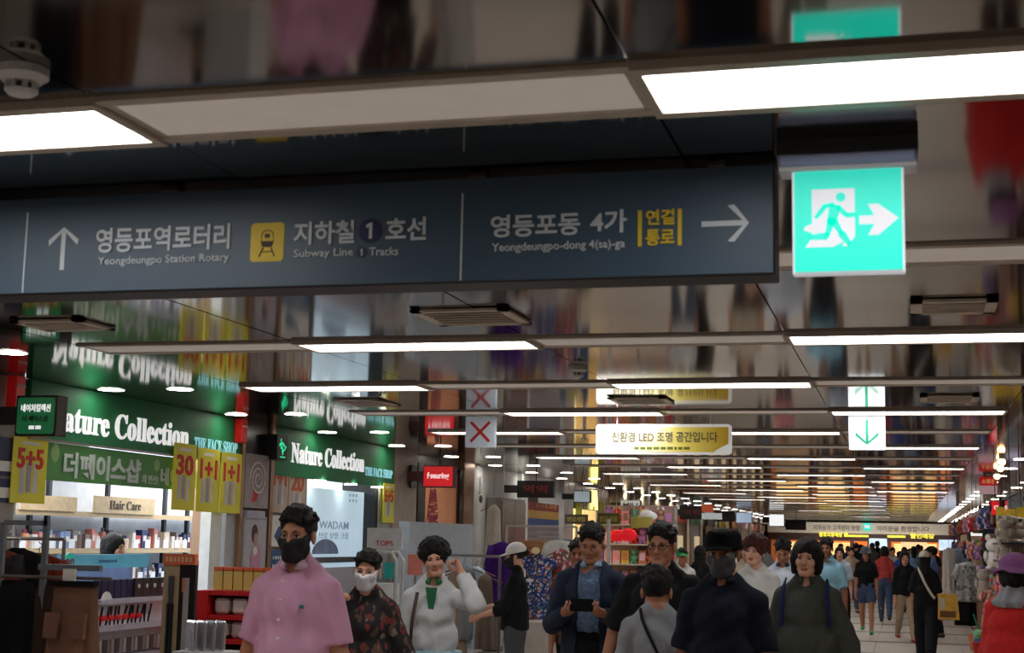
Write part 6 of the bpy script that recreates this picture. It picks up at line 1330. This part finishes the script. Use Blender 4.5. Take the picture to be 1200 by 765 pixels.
for x, lab in ((-1.25, 'pale blue screen at the far end behind the tall man'), (1.65, 'pale blue and white screen at the far right end')): o = thing('screen', lab, 'screen', (x, 65.8, 1.6)); MB().box((x, 65.85, 1.72), (.75, .06, .45), mat('screen_blue', (190, 214, 240), rough=.3, emit=.9, var=.2, vs=3)).build('display', o); MB().cyl((x, 65.85, 0), (x, 65.85, 1.5), .04, black_m).build('stand_pole', o)

# ================================================================ RIGHT-HAND STALLS
R = random.Random(77)
# frames of the stalls: X 1.05 .. 2.1, Y 15.5 .. 45
for si, (y0, y1, nm) in enumerate(((16.4, 20.4, 'nearest'), (20.9, 25.2, 'second'), (25.8, 31.5, 'third'), (32.5, 42.0, 'farthest'))):
    st = thing('market_stall', '%s stall rack on the right side of the arcade' % nm, 'stall', (1.6, (y0 + y1) / 2, 0)); xf = 1.22
    MB().box((2.05, (y0 + y1) / 2, 1.15), (.04, y1 - y0, 2.3), mat('stall_backing', (120, 84, 66), rough=.6)).build('back_panel', st)
    for y in (y0, y1): MB().box((xf, y, 1.15), (.04, .04, 2.3), black_m).box(((xf + 2.05) / 2, y, 2.28), (2.05 - xf, .04, .04), black_m).build('frame_post', st)
    for z in (2.26, 1.75, 1.25): MB().box((xf, (y0 + y1) / 2, z), (.03, y1 - y0, .03), black_m).build('rail', st)
    MB().box(((xf + 2.05) / 2, (y0 + y1) / 2, .35), (2.0 - xf, y1 - y0 - .1, .7), mat('stall_counter', (120, 74, 60), rough=.6)).build('counter', st)
    # goods hanging along the front rails and standing on the counter
    n = min(30, int((y1 - y0) / .26))
    for i in range(n):
        y = y0 + .15 + i * (y1 - y0 - .3) / n
        for z in (1.92, 1.42, .98):
            k = R.randrange(12); u = R.random(); x = xf - .03 + R.uniform(-.06, .04)
            lv = {1.92: 'upper', 1.42: 'middle', .98: 'lower'}[z]
            if (si >= 3 and u < .3) or (si == 0 and z > 1.9): continue
            if u < .62: plush('%s soft toy, %s along the %s rail of the %s right stall' % (CN[k], ORD[i], lv, nm), x, y, z, R.uniform(.8, 1.15), gm_[k], gm_[(k + 2) % 12], group='toys on the %s right-hand stall' % nm)
            else:
                t = thing('pouch', '%s pouch, %s along the %s rail of the %s right stall' % (CN[k], ORD[i], lv, nm), 'pouch', (x, y, z), 0, 'pouches on the %s right-hand stall' % nm)
                MB().box((x, y, z + .12), (.05, .17, .19), gm_[k], bev=.02).build('pouch_body', t); MB().tube([(x, y, z + .20), (xf, y, {1.92: 2.26, 1.42: 1.75, .98: 1.25}[z])], .006, gm_[(k + 4) % 12], 5).build('cord', t)
# white fluffy things in the upper right, in front of the nearest stall
wf = mat('fluffy_white', (206, 196, 184), rough=.95, bump=.8, bs=30)
for i in range(8):
    for j in range(2):
        y = 15.6 + i * .16; z = 1.80 - j * .18; x = .93 + .035 * i
        t = plush('%s white fluffy toy from the near end of the %s row above the purple hat' % (ORD[i], ['upper', 'lower'][j]), x, y, z - .12, .85, wf, wf, group='white fluffy toys above the purple hat')
t = thing('toy_rail', 'black rail carrying the white fluffy toys above the purple hat', 'rail', (1.1, 16.2, 0)); MB().box((1.08, 16.3, 1.90), (.03, 1.8, .03), black_m).box((1.05, 16.25, 1.67), (.30, 1.6, .02), black_m).box((1.05, 16.25, 1.49), (.30, 1.6, .02), black_m).cyl((1.2, 15.4, 0), (1.2, 15.4, 1.9), .015, black_m).cyl((1.2, 17.15, 0), (1.2, 17.15, 1.9), .015, black_m).build('rail_frame', t)
# yellow price signs, red and grey signs
for i in range(5):
    t = thing('sale_sheet', ['first', 'second', 'third', 'fourth', 'fifth'][i] + ' mustard yellow sale sheet from the left, above the white toys', 'poster', (1.0, 17.0, 1.9)); x = .94 + i * .105
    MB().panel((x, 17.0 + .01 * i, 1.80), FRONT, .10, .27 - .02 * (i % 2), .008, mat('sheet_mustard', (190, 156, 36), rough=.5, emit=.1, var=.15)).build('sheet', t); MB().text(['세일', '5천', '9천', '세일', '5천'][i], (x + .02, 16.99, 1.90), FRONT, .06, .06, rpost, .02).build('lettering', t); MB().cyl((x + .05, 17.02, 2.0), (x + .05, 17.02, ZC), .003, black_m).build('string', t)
def hsign(lab, x, y, z, w, h, m, words=None, wm=None, fr=FRONT):
    t = thing('hanging_sign', lab, 'sign', (x, y, z)); MB().box((x, y + .03, z), (w, .05, h), m, bev=.006).build('board', t); MB().cyl((x - w * .3, y + .03, z + h / 2), (x - w * .3, y + .03, ZC), .006, black_m).cyl((x + w * .3, y + .03, z + h / 2), (x + w * .3, y + .03, ZC), .006, black_m).build('hanger', t)
    if words: MB().text(words, (x - w * .38, y - .003, z - h * .2), FRONT, w * .76, h * .4, wm, .02).build('lettering', t)
hsign('red lit hanging sign with white characters on the right', 1.24, 21.2, 2.17, .24, .19, mat('hanging_red', (206, 22, 34), rough=.4, emit=.6), '아가방', lit_w)
hsign('grey hanging sign with two rings at the right edge', 1.36, 20.2, 2.25, .20, .22, mat('hanging_grey', (140, 148, 150), rough=.4, emit=.12), 'CO', mat('ring_pale', (190, 196, 196), rough=.4))
hsign('pink lit hanging sign with red characters on the right', 1.33, 30.6, 2.13, .28, .18, mat('hanging_pink', (226, 170, 196), rough=.4, emit=.6), '선물', rpost)
hsign('navy hanging sign behind the red sign on the right', 1.39, 27.5, 2.20, .17, .28, mat('hanging_navy', (60, 64, 84), rough=.4, emit=.1))
hsign('dark blue hanging sign over the farther right stalls', 1.75, 37.0, 2.1, .5, .26, mat('hanging_darkblue', (22, 30, 60), rough=.4, emit=.15))
hsign('bright white hanging sign near the far right end', 1.95, 46.0, 2.15, .5, .34, mat('hanging_white', (236, 236, 232), rough=.4, emit=1.0))
for i, (x, y, z) in enumerate(((1.62, 27.5, 2.1), (1.95, 28.5, 2.08))): t = thing('globe_lamp', ['warm', 'cool white'][i] + ' glowing globe lamp over the right-hand stalls', 'lamp', (x, y, z)); MB().ball((x, y, z), (.09, .09, .08) if i == 0 else (.2, .1, .10), mat('globe_warm', (255, 214, 160), emit=1.2, var=0) if i == 0 else mat('globe_cool', (220, 210, 240), emit=.9, var=0), 14, 8).build('globe', t, True); MB().cyl((x, y, z + .07), (x, y, ZC), .006, black_m).build('cord', t)
# clothes and toys cluster nearer the corridor
garment('white lace top hanging on the right-hand stall', 0.92, 24.5, 1.40, .32, .62, print_mat('lace_white', (176, 176, 172), [(120, 120, 124), (200, 200, 196), (150, 160, 160)], 30, thr=.5), kind='blouse', flare=1.4, sleeves=.18, rod=True)
garment('pale grey blue dress hanging at the farther right-hand stall', 1.0, 31.6, 1.62, .42, .95, cloth('dress_greyblue', (140, 156, 180)), kind='dress', flare=1.1, sleeves=.1, rod=True)
garment('white long dress hanging at the farther right-hand stall', .80, 31.2, 1.62, .24, 1.05, cloth('dress_white2', (190, 186, 180)), kind='dress', flare=1.35, sleeves=0, rod=True)
garment('black trousers-like skirt under the grey blue dress', 1.05, 29.8, 1.0, .5, .85, black2, kind='skirt', flare=1.1, sleeves=0, hang=False)
garment('pink and cream child dress on the right-hand stall', 1.18, 22.0, 1.05, .3, .55, print_mat('child_dress_print', (196, 150, 130), [(206, 90, 80), (220, 206, 190)], 20), kind='dress', flare=1.4, sleeves=.08)
garment('red pennant-shaped skirt hanging on the right-hand stall', 1.24, 20.6, 1.05, .24, .42, cloth('red_skirt', (170, 34, 30)), kind='skirt', flare=1.6, sleeves=0, hang=False)
plush('large white kitten-like soft toy with pointed ears on the right-hand stall', 1.14, 21.3, 1.33, 1.5, gm_[2], gm_[2])
plush('pale grey soft toy hanging below the large white toy', 1.05, 22.6, .95, 1.3, wf, gm_[1])
t = thing('feather_duster', 'green fluffy ball on a green stick low on the right', 'duster', (1.12, 24.0, 0)); MB().ball((1.06, 24.8, .26), .09, mat('fluff_green', (120, 206, 130), rough=.9, bump=.8, bs=60), 14, 8).build('fluffy_ball', t, True); MB().cyl((1.06, 24.8, .33), (.99, 24.85, .58), .012, mat('stick_green', (30, 140, 80), rough=.5)).cyl((1.06, 24.8, 0), (1.06, 24.8, .2), .012, mat('stick_green', (30, 140, 80), rough=.5)).build('stick', t)
for i, (x, y, c, lab) in enumerate(((1.0, 22.8, 0, 'red'), (1.12, 21.6, 3, 'yellow'), (1.06, 23.6, 9, 'blue'), (1.16, 20.9, 7, 'violet'), (1.02, 25.0, 8, 'orange'))): t = thing('toy_bucket', '%s toy bucket on the floor in front of the right-hand stalls' % lab, 'bucket', (x, y, 0)); MB().cyl((x, y, 0), (x, y, .26), .09, gm_[c], 16, r2=.12).build('bucket_body', t, False); MB().tube([(x + .12 * math.cos(a * PI / 8), y, .26 + .12 * math.sin(a * PI / 8)) for a in range(9)], .006, white_pl, 5).build('handle', t)
